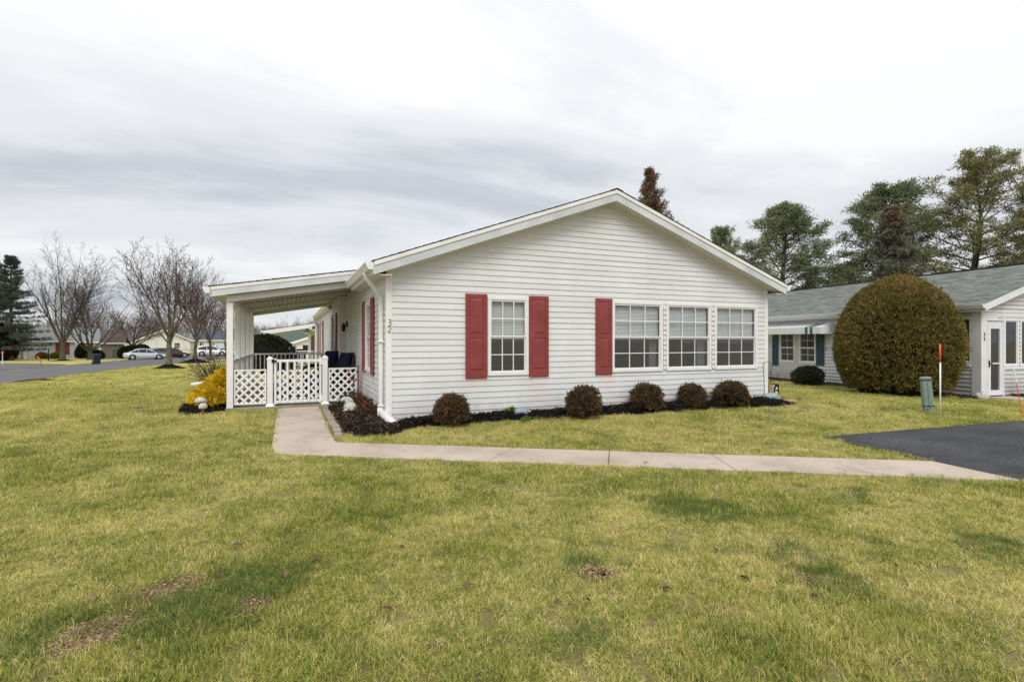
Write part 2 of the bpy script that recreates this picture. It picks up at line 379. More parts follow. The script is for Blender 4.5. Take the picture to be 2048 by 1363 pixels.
def wall(parent, name, fr, lo, hi, z0, z1, openings, msid, course=.1016, d=.0135, boards=True, joints=0):
    lo = lo if callable(lo) else (lambda z, k=lo: k); hi = hi if callable(hi) else (lambda z, k=hi: k)
    mb = MB()
    for (la, ra, lb, rb, a, b) in strips(openings, lo, hi, z0, z1):
        zs = np.linspace(a, b, 2 if b - a < .6 else 12)
        for q0, q1 in zip(zs, zs[1:]):
            mb.quad(fr(lo(q0) if la == lo(a) else la, -.03, q0), fr(hi(q0) if ra == hi(a) else ra, -.03, q0),
                    fr(hi(q1) if ra == hi(a) else ra, -.03, q1), fr(lo(q1) if la == lo(a) else la, -.03, q1))
    w = mb.build(name, m_inner, parent)
    n = max(1, round((z1 - z0) / course)); c = (z1 - z0) / n
    one = MB(); rj = random.Random(int(z1*100)); off = 0
    for k in range(n):
        za, zb = z0 + k*c, z0 + (k+1)*c
        groups = []                            # pieces that hang together are one board
        if k % 2 == 0: off = rj.uniform(.6, 3.4)
        pcs = []
        for q in strips(openings, lo, hi, za, zb):
            if joints:                         # panels lap end to end every 3.66 m
                x = off
                while x < max(q[1], q[3]):
                    if max(q[0], q[2]) + .05 < x < min(q[1], q[3]) - .05:
                        pcs.append((q[0], x, q[2], x, q[4], q[5])); q = (x, q[1], x, q[3], q[4], q[5])
                    x += 3.66
            pcs.append(q)
        for (la, ra, lb, rb, a, b) in pcs:
            m2 = one
            if boards:
                for g in groups:
                    if any(abs(q[2] - a) < 1e-4 and min(q[1], ra) - max(q[0], la) > .01 for q in g[1]): m2 = g[0]; g[1].append((la, ra, b)); break
                else: groups.append((MB(), [(la, ra, b)])); m2 = groups[-1][0]
            lap = .0022 if (joints and int((la + 50 - off)/3.66) % 2) else 0
            oa, ob = d*(1 - (a-za)/c) + .003 + lap, d*(1 - (b-za)/c) + .003 + lap
            m2.quad(fr(la, oa, a), fr(ra, oa, a), fr(rb, ob, b), fr(lb, ob, b))
            if abs(a - za) < 1e-4: m2.quad(fr(la, -.002, a), fr(ra, -.002, a), fr(ra, oa, a), fr(la, oa, a))
        for g in groups: g[0].build('siding_board', msid, w)
    if not boards: one.build('siding', msid, w)
    return w
def window(parent, fr, s0, s1, z0, z1, cols=3, rows=2, blind=True, curtain=0, cas=.055, low_glass=None, inset=0, name='window', full=False, mid=.5):
    mb = MB(); o1 = .034
    mb.fbox(fr, s0, s1, -.03, o1, z1-cas, z1); mb.fbox(fr, s0, s1, -.03, o1+.006, z0, z0+cas)
    mb.fbox(fr, s0, s0+cas, -.03, o1-.002, z0+cas, z1-cas); mb.fbox(fr, s1-cas, s1, -.03, o1-.002, z0+cas, z1-cas)
    w = mb.build(name, m_frame, parent, bevel=.004)
    a, b, zl, zh = s0+cas, s1-cas, z0+cas, z1-cas; zm = zl + (zh-zl)*mid
    sash = .028
    def half(c0, c1, off, g):
        m2 = MB(); m2.fbox(fr, a, b, off-.012, off+.012, c1-sash, c1); m2.fbox(fr, a, b, off-.012, off+.012, c0, c0+sash)
        m2.fbox(fr, a, a+sash*.6, off-.012, off+.012, c0+sash, c1-sash); m2.fbox(fr, b-sash*.6, b, off-.012, off+.012, c0+sash, c1-sash)
        m2.build('sash', m_frame, w)
        A, B, C0, C1 = a+sash*.6, b-sash*.6, c0+sash, c1-sash
        for i in range(cols):
            for j in range(rows):
                g2 = MB(); x0, x1 = A+(B-A)*i/cols, A+(B-A)*(i+1)/cols; y0, y1 = C0+(C1-C0)*j/rows, C0+(C1-C0)*(j+1)/rows
                g2.quad(fr(x0, off, y0), fr(x1, off, y0), fr(x1, off, y1), fr(x0, off, y1)); g2.build('pane', g, w)
        for i in range(1, cols):
            m3 = MB(); x = A+(B-A)*i/cols; m3.fbox(fr, x-.008, x+.008, off-.006, off+.008, C0, C1); m3.build('muntin', m_frame, w)
        for j in range(1, rows):
            m3 = MB(); y = C0+(C1-C0)*j/rows; m3.fbox(fr, A, B, off-.007, off+.0065, y-.008, y+.008); m3.build('muntin', m_frame, w)
    if full: half(zl, zh, .0, low_glass or m_glass_d)
    else:
        half(zm-.014, zh, .006, m_glass); half(zl, zm-.0145, -.016, low_glass or m_glass_d)
    if blind:
        m4 = MB(); n = int((zh-zm)/.026)
        for k in range(n):
            z = zm + (zh-zm)*(k+.5)/n
            m4.quad(fr(a, -.055, z-.0155), fr(b, -.055, z-.0155), fr(b, -.072, z+.0145), fr(a, -.072, z+.0145))
        m4.fbox(fr, a, b, -.078, -.05, zm-.03, zm-.005)
        m4.build('blind', m_blind, w)
    if curtain:
        m4 = MB(); n = 8; cw = (b-a)*curtain
        for k in range(n):
            m4.quad(fr(b-cw*k/n, -.12-.03*(k % 2), zl), fr(b-cw*(k+1)/n, -.12-.03*((k+1) % 2), zl), fr(b-cw*(k+1)/n, -.12-.03*((k+1) % 2), zh), fr(b-cw*k/n, -.12-.03*(k % 2), zh))
        m4.build('curtain', m_curtain, w)
    return w
def shutter(parent, fr, s0, s1, z0, z1, mat=None, split=.5):
    mat = mat or m_shutter
    mb = MB(); mb.fbox(fr, s0, s1, .022, .036, z0, z1); w = s1-s0; st = w*.15; h = z1-z0
    # stiles and rails standing proud of the backing
    t = .047
    bars = [(s0, s0+st, z0, z1), (s1-st, s1, z0, z1)]
    zr = [(z0, z0+h*.085), (z0+h*split-.035, z0+h*split+.035), (z1-h*.045, z1)]
    for q in bars: mb.fbox(fr, q[0], q[1], .036, t, q[2], q[3])
    for q in zr: mb.fbox(fr, s0+st, s1-st, .036, t-.0015, q[0], q[1])
    sh = mb.build('shutter', mat, parent, bevel=.003)
    for (a, b) in ((zr[0][1], zr[1][0]), (zr[1][1], zr[2][0])):
        m2 = MB(); g = .012; i = .03
        A = [(s0+st+g, a+g), (s1-st-g, a+g), (s1-st-g, b-g), (s0+st+g, b-g)]
        B = [(s0+st+g+i, a+g+i), (s1-st-g-i, a+g+i), (s1-st-g-i, b-g-i), (s0+st+g+i, b-g-i)]
        m2.add([fr(x, .0365, z) for x, z in A] + [fr(x, .0455, z) for x, z in B], [(0,1,5,4),(1,2,6,5),(2,3,7,6),(3,0,4,7),(4,5,6,7)])
        m2.build('raised_panel', mat, sh)
    return sh
def shingles(parent, name, mat, u_e, z_e, u_r, z_r, v0, v1, exp=.14, th=.012, jag=0):
    """stepped courses from eave (u_e,z_e) to ridge (u_r,z_r), running from v0 to v1"""
    L = math.hypot(u_r-u_e, z_r-z_e); n = round(L/exp); mb = MB()
    du, dz = (u_r-u_e)/n, (z_r-z_e)/n; nx, nz_ = -(z_r-z_e)/L, abs(u_r-u_e)/L
    if u_r < u_e: nx = -nx if nx < 0 else nx
    nx = math.copysign(abs(nx), u_e-u_r); rr = random.Random(5)
    for k in range(n):
        a0, z0 = u_e+du*k, z_e+dz*k; a1, z1 = a0+du*1.02, z0+dz*1.02; t = th; j0 = rr.uniform(-jag, jag); j1 = rr.uniform(-jag, jag)
        mb.hexa([(a0, v0+j0, z0), (a1, v0+j0, z1), (a1, v1+j1, z1), (a0, v1+j1, z0),
                 (a0+nx*t, v0+j0, z0+nz_*t), (a1+nx*.002, v0+j0, z1+nz_*.002), (a1+nx*.002, v1+j1, z1+nz_*.002), (a0+nx*t, v1+j1, z0+nz_*t)])
    return mb.build(name, mat, parent)
def gutter(parent, u, z, v0, v1, side=-1, mat=None, caps=True):
    """K profile trough on the eave at u, its top at z"""
    prof = [(0, 0), (0, -.115), (.075, -.115), (.09, -.085), (.105, -.05), (.125, -.02), (.125, 0), (.115, 0), (.112, -.015), (.07, -.10), (.012, -.10), (.012, 0)]
    mb = MB(); n = len(prof)
    pts = [(u+side*p, z+q) for p, q in prof]
    for i in range(n):
        a, b = pts[i], pts[(i+1) % n]
        mb.quad((a[0], v0, a[1]), (b[0], v0, b[1]), (b[0], v1, b[1]), (a[0], v1, a[1]))
    out = [0, 1, 2, 3, 4, 5, 6]
    for v in (v0, v1): mb.add([(pts[i][0], v, pts[i][1]) for i in out], [tuple(range(7))])
    return mb.build('gutter', mat or m_trim, parent)
SEG7 = {'3': [[(0,1),(.25,1.0),(.62,1.0),(.9,.88),(.95,.72),(.8,.56),(.45,.52),(.8,.48),(.97,.3),(.9,.12),(.6,0),(.25,0),(0,.08)]],
        '2': [[(.05,.78),(.12,.92),(.4,1),(.7,.98),(.92,.85),(.92,.66),(.75,.48),(.3,.2),(.05,0),(.98,0)]]}
def digit(parent, fr, ch, s, z, w, h, mat, o=.02, r=.008):
    mb = MB()
    for path in SEG7[ch]:
        pts = [(s + a*w, z + b*h) for a, b in path]
        if ch == '3': pts = pts[1:-1]
        for p, q in zip(pts, pts[1:]): mb.bar(fr(p[0], o, p[1]), fr(q[0], o, q[1]), r*2, r*2, up=Vector(fr(0, 1, 0)) - Vector(fr(0, 0, 0)))
    return mb.build('house_number', mat, parent)

# ------------------------------------------------------------------ the white house
HW, HL, Z0, ZE = 8.446, 19.6, .075, 2.49
PITCH = .36; UR = HW/2; EO = .25
def zt(u): return 2.62 + PITCH*((u if u < UR else HW-u) + EO)     # top of the roof deck
house = thing('white_house', 'white vinyl sided house with red shutters and a wide front gable', 'house')
ff = lambda s, o, z: (s, -o, z)
fl = lambda s, o, z: (-o, s, z)
fl2 = lambda s, o, z: (-.17-o, s, z)
def su(px): return hit(px, (0, 0), (1, 0))
def sv(px, u0=0): return hit(px, (u0, 0), (0, 1))
def rect_f(x0, x1, y0, y1):
    (a, d0), (b, d1) = su(x0), su(x1); d = (d0+d1)/2
    return a, b, zat(y1, d), zat(y0, d)
w1 = rect_f(975, 1056, 595, 750)
tw = [rect_f(1223, 1324, 602, 744), rect_f(1331.5, 1421, 607, 741), rect_f(1428, 1513, 611, 738)]
tz0 = sum(t[2] for t in tw)/3; tz1 = sum(t[3] for t in tw)/3
tz0, tz1 = (tz0 + w1[2])/2, (tz1 + w1[3])/2
w1 = (w1[0], w1[1], tz0, tz1); tw = [(t[0], t[1], tz0, tz1) for t in tw]
ops = [w1] + tw
zw = 2.62 + PITCH*EO - .16                # siding follows the rake just under the soffit
lo = lambda z: max(.06, (z - zw)/PITCH) if z > zw else .06
hi = lambda z: HW - lo(z)
wall(house, 'front_wall', ff, lo, hi, Z0, zw + PITCH*(HW/2 - .05), ops, m_siding, joints=1)
wB = (sv(748)[0], sv(740)[0])
wc = (sv(752.5)[0], sv(733.5)[0])
ws = (1.66, 2.50, tz0, tz1)
wall(house, 'side_wall', fl, .06, 6.7, Z0, 2.64, [ws], m_siding, joints=1)
w2 = (7.75, 8.85, tz0, tz1); w3 = (14.35, 15.35, tz0, tz1); w4 = (17.6, 18.4, tz0, tz1)
wall(house, 'side_wall', fl2, 6.83, HL-.06, Z0, 2.68, [w2, w3, w4], m_siding)
mb = MB(); mb.quad((HW, 0, Z0), (HW, HL, Z0), (HW, HL, 2.6), (HW, 0, 2.6)); mb.quad((0, HL, Z0), (HW, HL, Z0), (HW, HL, 2.6), (0, HL, 2.6)); mb.build('rear_wall', m_siding, house)
mb = MB(); mb.quad((0, 0, .06), (HW, 0, .06), (HW, HL, .06), (0, HL, .06)); mb.build('floor', m_inner, house)
mb = MB(); mb.quad((0, .0, 2.5), (HW, .0, 2.5), (HW, HL, 2.5), (-.1, HL, 2.5)); mb.build('ceiling', m_inner, house)
mb = MB(); mb.quad((.03, 4.2, .06), (HW, 4.2, .06), (HW, 4.2, 2.5), (.03, 4.2, 2.5)); mb.build('inner_partition', m_inner, house)
mb = MB(); mb.box(.02, HW-.02, .02, HL-.02, -.05, Z0-.01); mb.build('foundation', m_conc_d, house)
# corner posts
def cpost(x0, x1, y0, y1, z1, z0=.03):
    mb = MB(); mb.box(x0, x1, y0, y1, z0, z1); return mb.build('corner_post', m_trim, house, bevel=.006)
cpost(-.024, .075, -.024, .075, 2.56); cpost(HW-.075, HW+.024, -.024, .075, 2.56)
cpost(-.195, -.0, 6.70, 6.83, 2.62); cpost(-.195, -.10, HL-.07, HL+.024, 2.6)
# windows and shutters of the front
window(house, ff, *w1)
for i, t in enumerate(tw): window(house, ff, *t, curtain=(.16, .2, .0)[i])
for k in range(2):                       # stacked siding ends between the ganged windows
    a, b = tw[k][1], tw[k+1][0]; mb = MB(); mb.fbox(ff, a+.002, b-.002, -.03, -.012, tz0, tz1); st = mb.build('mullion_strip', m_trim, house)
    n = int((tz1-tz0)/.1016)
    for j in range(n):
        m2 = MB(); z = tz0 + (j+.3)*.1016; m2.fbox(ff, a+.014, b-.014, .0, .036, z, z+.066); m2.build('siding_end', m_trim, st)
h0, h1 = zat(754, su(951)[1]), zat(590, su(951)[1])
hz = (tz0-.035, tz1+.035)
shutter(house, ff, su(930)[0], su(973)[0], *hz); shutter(house, ff, su(1057)[0], su(1095.5)[0], *hz); shutter(house, ff, su(1189.5)[0], su(1222.5)[0], *hz)
# side windows
window(house, fl, *ws); shutter(house, fl, ws[0]-.37, ws[0]-.01, *hz); shutter(house, fl, ws[1]+.01, ws[1]+.37, *hz)
for w in (w2, w3, w4):
    window(house, fl2, *w); shutter(house, fl2, w[0]-.37, w[0]-.01, *hz); shutter(house, fl2, w[1]+.01, w[1]+.37, *hz)
# wall lantern under the porch
mb = MB(); mb.box(-.06, 0, 6.1, 6.2, 1.75, 1.9); mb.lathe([(.03, 0), (.05, .04), (.055, .16), (.03, .2), (.01, .24)], (-.12, 6.15, 1.62), 8); mb.build('wall_lantern', m_black, house)
# house number 32, one digit under the other on the corner post
fp = lambda s, o, z: (s, -.024-o, z)
dz = su(770)[1]
digit(house, fp, '3', .005, zat(651, 8.58), .05, .10, m_brass, o=.008, r=.0075); digit(house, fp, '2', .005, zat(664, 8.58), .05, .10, m_brass, o=.008, r=.0075)
# roof
fv = -.30
rl = shingles(house, 'roof_slope', m_shingle, -EO-.03, zt(-EO)-.01+.005, UR, zt(UR)+.005, fv-.034, HL+.3, th=.009, jag=.005)
rr_ = shingles(house, 'roof_slope', m_shingle, HW+EO+.03, zt(-EO)-.01+.005, UR, zt(UR)+.005, fv-.034, HL+.3, th=.009, jag=.005)
mb = MB(); mb.prism([(UR-.13, zt(UR-.13)+.016), (UR, zt(UR)+.016), (UR+.13, zt(UR+.13)+.016), (UR+.13, zt(UR+.13)+.022), (UR, zt(UR)+.022), (UR-.13, zt(UR-.13)+.022)], lambda a, b: (a, fv-.037, b), lambda a, b: (a, HL+.3, b)); mb.build('ridge_cap', m_shingle, house)
mb = MB(); mb.prism([(-EO, zt(-EO)-.02), (UR, zt(UR)-.02), (HW+EO, zt(-EO)-.02), (HW+EO, zt(-EO)-.005), (UR, zt(UR)-.005), (-EO, zt(-EO)-.005)], lambda a, b: (a, fv+.02, b), lambda a, b: (a, HL+.28, b)); mb.build('roof_deck', m_inner, house)
def rake(y0, y1, d0, d1, mat, name):
    for sgn in (0, 1):
        X = (lambda u: u) if sgn == 0 else (lambda u: HW-u)
        poly = [(-EO, zt(-EO)-d0), (UR, zt(UR)-d0), (UR, zt(UR)-d1), (-EO, zt(-EO)-d1)]
        mb = MB(); mb.prism(poly, lambda a, b: (X(a), y0, b), lambda a, b: (X(a), y1, b)); mb.build(name, mat, house)
rake(fv-.024, fv, .008, .075, m_trim, 'rake_moulding'); rake(fv-.008, fv+.018, .077, .215, m_fascia, 'rake_fascia')
# rake soffit panels
n = 46
for sgn in (0, 1):
    for k in range(n):
        a0, a1 = -EO + (UR+EO)*k/n, -EO + (UR+EO)*(k+1)/n - .006
        X = (lambda u: u) if sgn == 0 else (lambda u: HW-u)
        mb = MB(); q = .2
        mb.hexa([(X(a0), fv+.018, zt(a0)-q), (X(a1), fv+.018, zt(a1)-q), (X(a1), .02, zt(a1)-q), (X(a0), .02, zt(a0)-q),
                 (X(a0), fv+.018, zt(a0)-q+.012), (X(a1), fv+.018, zt(a1)-q+.012), (X(a1), .02, zt(a1)-q+.012), (X(a0), .02, zt(a0)-q+.012)])
        mb.build('soffit_panel', m_soffit, house)
    mb = MB(); X = (lambda u: u) if sgn == 0 else (lambda u: HW-u)
    mb.prism([(0.0, zt(0)-.2), (UR, zt(UR)-.2), (UR, zt(UR)-.232), (0.0, zt(0)-.232)], lambda a, b: (X(a), -.030, b), lambda a, b: (X(a), -.004, b)); mb.build('frieze_trim', m_trim, house)
    mb = MB(); mb.box(*sorted((X(-EO), X(0.03))), fv+.02, 0.0, zt(-EO)-.215, zt(-EO)-.2); mb.build('eave_return', m_soffit, house)
for (a, b) in ((0.0, 2.86), (9.72, HL)):
    mb = MB(); mb.box(-EO, .03, a, b, zt(-EO)-.19, zt(-EO)-.178); mb.build('eave_soffit', m_soffit, house)
    mb = MB(); mb.box(-EO-.016, -EO, a-.3 if a == 0 else a, b, zt(-EO)-.195, zt(-EO)-.012); mb.build('eave_fascia', m_trim, house)
gutter(house, -EO-.017, zt(-EO)-.025, fv-.02, 2.84); gutter(house, -EO-.017, zt(-EO)-.025, 9.74, HL+.2)
mb = MB(); mb.box(HW+EO, HW+EO+.016, fv, HL, zt(-EO)-.195, zt(-EO)-.012); mb.build('eave_fascia', m_trim, house)
mb = MB(); mb.box(HW-.03, HW+EO, 0, HL, zt(-EO)-.19, zt(-EO)-.178); mb.build('eave_soffit', m_soffit, house)
gutter(house, HW+EO+.017, zt(-EO)-.025, fv-.02, HL+.2, side=1)
# downspouts
def spout(pts, w=.05, h=.066):
    mb = MB()
    for p, q in zip(pts, pts[1:]): mb.bar(p, q, w, h)
    return mb
v_ = .26
spout([(-EO-.08, v_-.1, zt(-EO)-.13), (-EO-.08, v_-.1, zt(-EO)-.2), (-.065, v_, 2.12), (-.065, v_, .22)]).build('downspout', m_trim, house, bevel=.008)
mb = MB(); mb.tube([(-.065, v_, .26), (-.065, v_, .14), (-.05, v_-.06, .075), (-.02, v_-.2, .05)], .055, 10)
mb.build('downspout_elbow', m_white, house, smooth=True)
for z in (.28, 1.35): mb = MB(); mb.box(-.115, -.012, v_-.05, v_+.05, z, z+.025); mb.build('downspout_strap', m_trim, house)
spout([(-EO-.08, HL-.2, zt(-EO)-.13), (-.24, HL-.12, 2.15), (-.24, HL-.12, .1)]).build('downspout', m_trim, house)
# roof of the porch
PV0, PV1 = 2.84, 9.70
def zp(u): return 2.42 + .165*(u + 2.85)
shingles(house, 'porch_roof_slope', m_shingle, -2.90, zp(-2.90)+.004, .85, zp(.85)+.004, PV0-.036, PV1+.05, th=.009, jag=.005)
mb = MB(); mb.prism([(-2.85, zp(-2.85)-.02), (.6, zp(.6)-.02), (.6, zp(.6)), (-2.85, zp(-2.85))], lambda a, b: (a, PV0+.02, b), lambda a, b: (a, PV1, b)); mb.build('porch_roof_deck', m_inner, house)
for (y0, y1) in ((PV0-.022, PV0+.02), (PV1-.01, PV1+.03)):
    mb = MB(); mb.prism([(-2.85, zp(-2.85)-.012), (.42, zp(.42)-.012), (.42, zp(.42)-.075), (-2.85, zp(-2.85)-.075)], lambda a, b: (a, y0, b), lambda a, b: (a, y1, b)); mb.build('porch_moulding', m_trim, house)
    mb = MB(); mb.prism([(-2.84, zp(-2.84)-.076), (-.02, zp(-.02)-.076), (-.02, zp(-.02)-.2), (-2.84, zp(-2.84)-.2)], lambda a, b: (a, y0+.012, b), lambda a, b: (a, y1-.004, b)); mb.build('porch_fascia', m_fascia, house)
for (y0, y1) in ((2.99, 3.11), (9.45, 9.57)):
    mb = MB(); mb.prism([(-2.60, zp(-2.6)-.2), (-.02, zp(-.02)-.2), (-.02, zp(-.02)-.33), (-2.60, zp(-2.6)-.33)], lambda a, b: (a, y0, b), lambda a, b: (a, y1, b)); mb.build('porch_beam', m_trim, house)
mb = MB(); mb.box(-2.595, -2.475, 3.115, 9.445, zp(-2.5)-.35, zp(-2.5)-.20); mb.build('side_beam', m_trim, house)
mb = MB(); mb.box(-2.866, -2.85, PV0, PV1, zp(-2.85)-.20, zp(-2.85)-.01); mb.build('porch_eave_fascia', m_trim, house)
mb = MB(); mb.quad((-2.85, PV0, zp(-2.85)-.19), (-2.59, PV0, zp(-2.6)-.2), (-2.59, PV1, zp(-2.6)-.2), (-2.85, PV1, zp(-2.85)-.19)); mb.build('porch_eave_soffit', m_soffit, house)
gutter(house, -2.868, zp(-2.85)-.02, PV0-.03, PV1+.02)
# ceiling panels in three bays divided by dark seams
bays = [(3.11, 5.05), (5.08, 7.2), (7.23, 9.45)]; n = 23
for (a, b) in bays:
    for k in range(n):
        u0, u1 = -2.475 + 2.46*k/n, -2.475 + 2.46*(k+1)/n - .014; mb = MB(); q = .245
        mb.hexa([(u0, a, zp(u0)-q), (u1, a, zp(u1)-q), (u1, b, zp(u1)-q), (u0, b, zp(u0)-q), (u0, a, zp(u0)-q+.01), (u1, a, zp(u1)-q+.01), (u1, b, zp(u1)-q+.01), (u0, b, zp(u0)-q+.01)])
        mb.build('ceiling_panel', m_soffit, house)
for v in (3.2, 5.065, 7.215, 9.3):
    mb = MB(); mb.bar((-2.47, v, zp(-2.47)-.25), (-.03, v, zp(-.03)-.25), .045, .008); mb.build('ceiling_seam', m_dark, house)
# posts of the porch
posts_v = [3.05, 4.66, 6.28, 7.9, 9.51]
for v in posts_v:
    mb = MB(); mb.box(-2.60, -2.485, v-.0575, v+.0575, .0, zp(-2.55)-.345 if v not in (3.05, 9.51) else zp(-2.6)-.331); mb.build('porch_post', m_trim, house, bevel=.006)
mb = MB(); mb.box(-2.62, -.0, 2.93, 9.62, -.1, .052); mb.build('porch_slab', m_conc_d, house, bevel=.01)

# railings
def railing(name, label, p, q, h=.93, z=.055, gap=.115, parent_kw=None, bal=.03, mat=None):
    p, q = Vector(p), Vector(q); L = (q-p).length; d = (q-p)/L
    t = thing(name, label, 'railing', (p.x, p.y, z), math.atan2(d.y, d.x), 'porch railings')
    mat = mat or m_vinyl
    mb = MB(); mb.box(0, L, -.035, .035, h-.045, h); mb.build('top_rail', mat, t, bevel=.005)
    mb = MB(); mb.box(0, L, -.02, .02, .07, .11); mb.build('bottom_rail', mat, t)
    n = int(L/gap); me = None
    for i in range(n):
        x = L*(i+.5)/n
        if me is None:
            mb = MB(); mb.box(-bal/2, bal/2, -bal/2, bal/2, .11, h-.045); me = mb.mesh('baluster', mat)
        o = link('baluster', me, t); o.location = (x, 0, 0)
    return t
names = ['nearest the gate', 'second from the gate', 'third from the gate', 'farthest from the gate']
for i in range(4):
    railing('porch_railing', 'white baluster railing on the lawn side of the porch, bay ' + names[i], (-2.543, posts_v[i]+.058, 0), (-2.543, posts_v[i+1]-.058, 0))
railing('porch_railing', 'white baluster railing across the far end of the covered porch', (-2.48, 9.51, 0), (-.2, 9.51, 0))

# gate, gate posts and lattice panels across the front of the porch
GV = 3.05
def lattice(parent, fr, s0, s1, z0, z1, step=.112, w=.040, o=0, mat=None):
    mat = mat or m_vinyl
    for sgn in (1, -1):
        c = -2.0
        while c < 3.0:
            # line z - z0 = sgn (s - s0) + c clipped to the rectangle
            pts = []
            for s in (s0, s1):
                z = z0 + sgn*(s-s0) + c
                if z0 <= z <= z1: pts.append((s, z))
            for z in (z0, z1):
                s = s0 + sgn*(z-z0-c)
                if s0 < s < s1: pts.append((s, z))
            if len(pts) >= 2:
                a, b = max(((p, q) for p in pts for q in pts), key=lambda t: (t[0][0]-t[1][0])**2 + (t[0][1]-t[1][1])**2)
                if math.dist(a, b) > .05:
                    mb = MB(); oo = o + (.003 if sgn > 0 else -.0035)
                    n_ = Vector(fr(0, 1, 0)) - Vector(fr(0, 0, 0))
                    mb.bar(fr(a[0], oo, a[1]), fr(b[0], oo, b[1]), .006, w, up=(b[1]-a[1] and (1, 0, -sgn)) or (0, 0, 1))
                    mb.build('lattice_slat', mat, parent)
            c += step*math.sqrt(2)
def gx(px): return hit(px, (0, GV), (1, 0))
def gpost(px0, px1, zt_, label):
    s0, d = gx(px0); s1 = gx(px1)[0]; c = (s0+s1)/2; w = .105
    t = thing('gate_post', label, 'post', (c, GV, .052), 0, 'vinyl gate posts')
    mb = MB(); mb.box(-w/2, w/2, -w/2, w/2, .03, zt_-.09); mb.build('shaft', m_vinyl, t, bevel=.006)
    mb = MB(); mb.hexa([(-.085,-.085,0),(.085,-.085,0),(.085,.085,0),(-.085,.085,0),(-.058,-.058,.05),(.058,-.058,.05),(.058,.058,.05),(-.058,.058,.05)]); mb.build('base_skirt', m_vinyl, t)
    mb = MB(); mb.box(-.06, .06, -.06, .06, zt_-.1, zt_-.06); mb.hexa([(-.06,-.06,zt_-.06),(.06,-.06,zt_-.06),(.06,.06,zt_-.06),(-.06,.06,zt_-.06),(-.02,-.02,zt_-.02),(.02,-.02,zt_-.02),(.02,.02,zt_-.02),(-.02,.02,zt_-.02)]); mb.build('post_cap', m_vinyl, t, bevel=.004)
    return c
dg = gx(541)[1]
cL = gpost(532, 548, zat(711, gx(541)[1]) - .052, 'white square gate post on the latch side, beside the lawn lattice')
cR = gpost(643, 657, zat(709, gx(650)[1]) - .052, 'white square gate post on the hinge side, beside the wall lattice')
g0, g1 = cL+.075, cR-.07
gate = thing('porch_gate', 'white vinyl picket gate with lattice lower half at the porch', 'gate', (0, GV, 0))
gf = lambda s, o, z: (s, -o, z)
zb_, zt2 = zat(809, gx(600)[1])+.0, zat(719, gx(600)[1])
zb_ = .10
for (a, b) in ((g0, g0+.045), (g1-.045, g1)): mb = MB(); mb.fbox(gf, a, b, -.02, .02, zb_-.02, zt2+.03); mb.build('stile', m_vinyl, gate, bevel=.004)
mb = MB(); mb.fbox(gf, g0+.045, g1-.045, -.018, .018, zt2-.05, zt2+.005); mb.build('top_rail', m_vinyl, gate, bevel=.004)
mb = MB(); mb.fbox(gf, g0+.045, g1-.045, -.018, .018, zb_, zb_+.06); mb.build('bottom_rail', m_vinyl, gate, bevel=.004)
for i in range(6):
    x = g0+.045 + (g1-g0-.09)*(i+.5)/6; mb = MB(); mb.fbox(gf, x-.019, x+.019, .0185, .030, zb_+.03, zt2-.02); mb.build('picket', m_vinyl, gate)
lattice(gate, gf, g0+.06, g1-.06, zb_+.075, zt2-.21, o=-.002)
for z in (zb_+.08, zt2-.05):
    mb = MB(); mb.fbox(gf, g1-.03, g1+.03, .021, .04, z-.06, z+.06); mb.tube([gf(g1+.008, .045, z-.06), gf(g1+.008, .045, z+.06)], .012, 8); mb.build('hinge', m_vinyl, gate)
mb = MB(); mb.fbox(gf, g0-.06, g0+.045, .021, .05, zt2-.045, zt2-.005); mb.fbox(gf, g0-.045, g0-.005, .02, .06, zt2-.06, zt2+.01); mb.build('latch', m_black, gate)
def lattice_panel(px0, px1, yb, yt, label):
    s0, s1 = px0, px1
    t = thing('lattice_panel', label, 'lattice', (0, GV, 0), 0, 'lattice panels beside the gate')
    for (a, b, c, d) in ((s0, s1, yt-.03, yt), (s0, s1, yb, yb+.03), (s0, s0+.028, yb+.03, yt-.03), (s1-.028, s1, yb+.03, yt-.03)):
        mb = MB(); mb.fbox(gf, a, b, -.014, .014, c, d); mb.build('frame_bar', m_vinyl, t, bevel=.003)
    lattice(t, gf, s0+.02, s1-.02, yb+.02, yt-.02)
    for z in (yb+.1, yt-.08):
        mb = MB(); mb.fbox(gf, s0-.015, s0, -.012, .012, z-.03, z+.03); mb.fbox(gf, s1, s1+.014, -.012, .012, z-.03, z+.03); mb.build('bracket', m_black, t)
lattice_panel(-2.475, cL-.068, .10, .80, 'white lattice panel between the corner porch post and the gate')
lattice_panel(cR+.068, -.13, .10, .80, 'white lattice panel between the gate and the house wall')
mb = MB(); mb.box(-.11, -.085, GV-.02, GV+.02, .05, .86); tag(mb.build('wooden_stake', m_terra), 'thin brown wooden stake standing between lattice panel and house wall', 'stake')

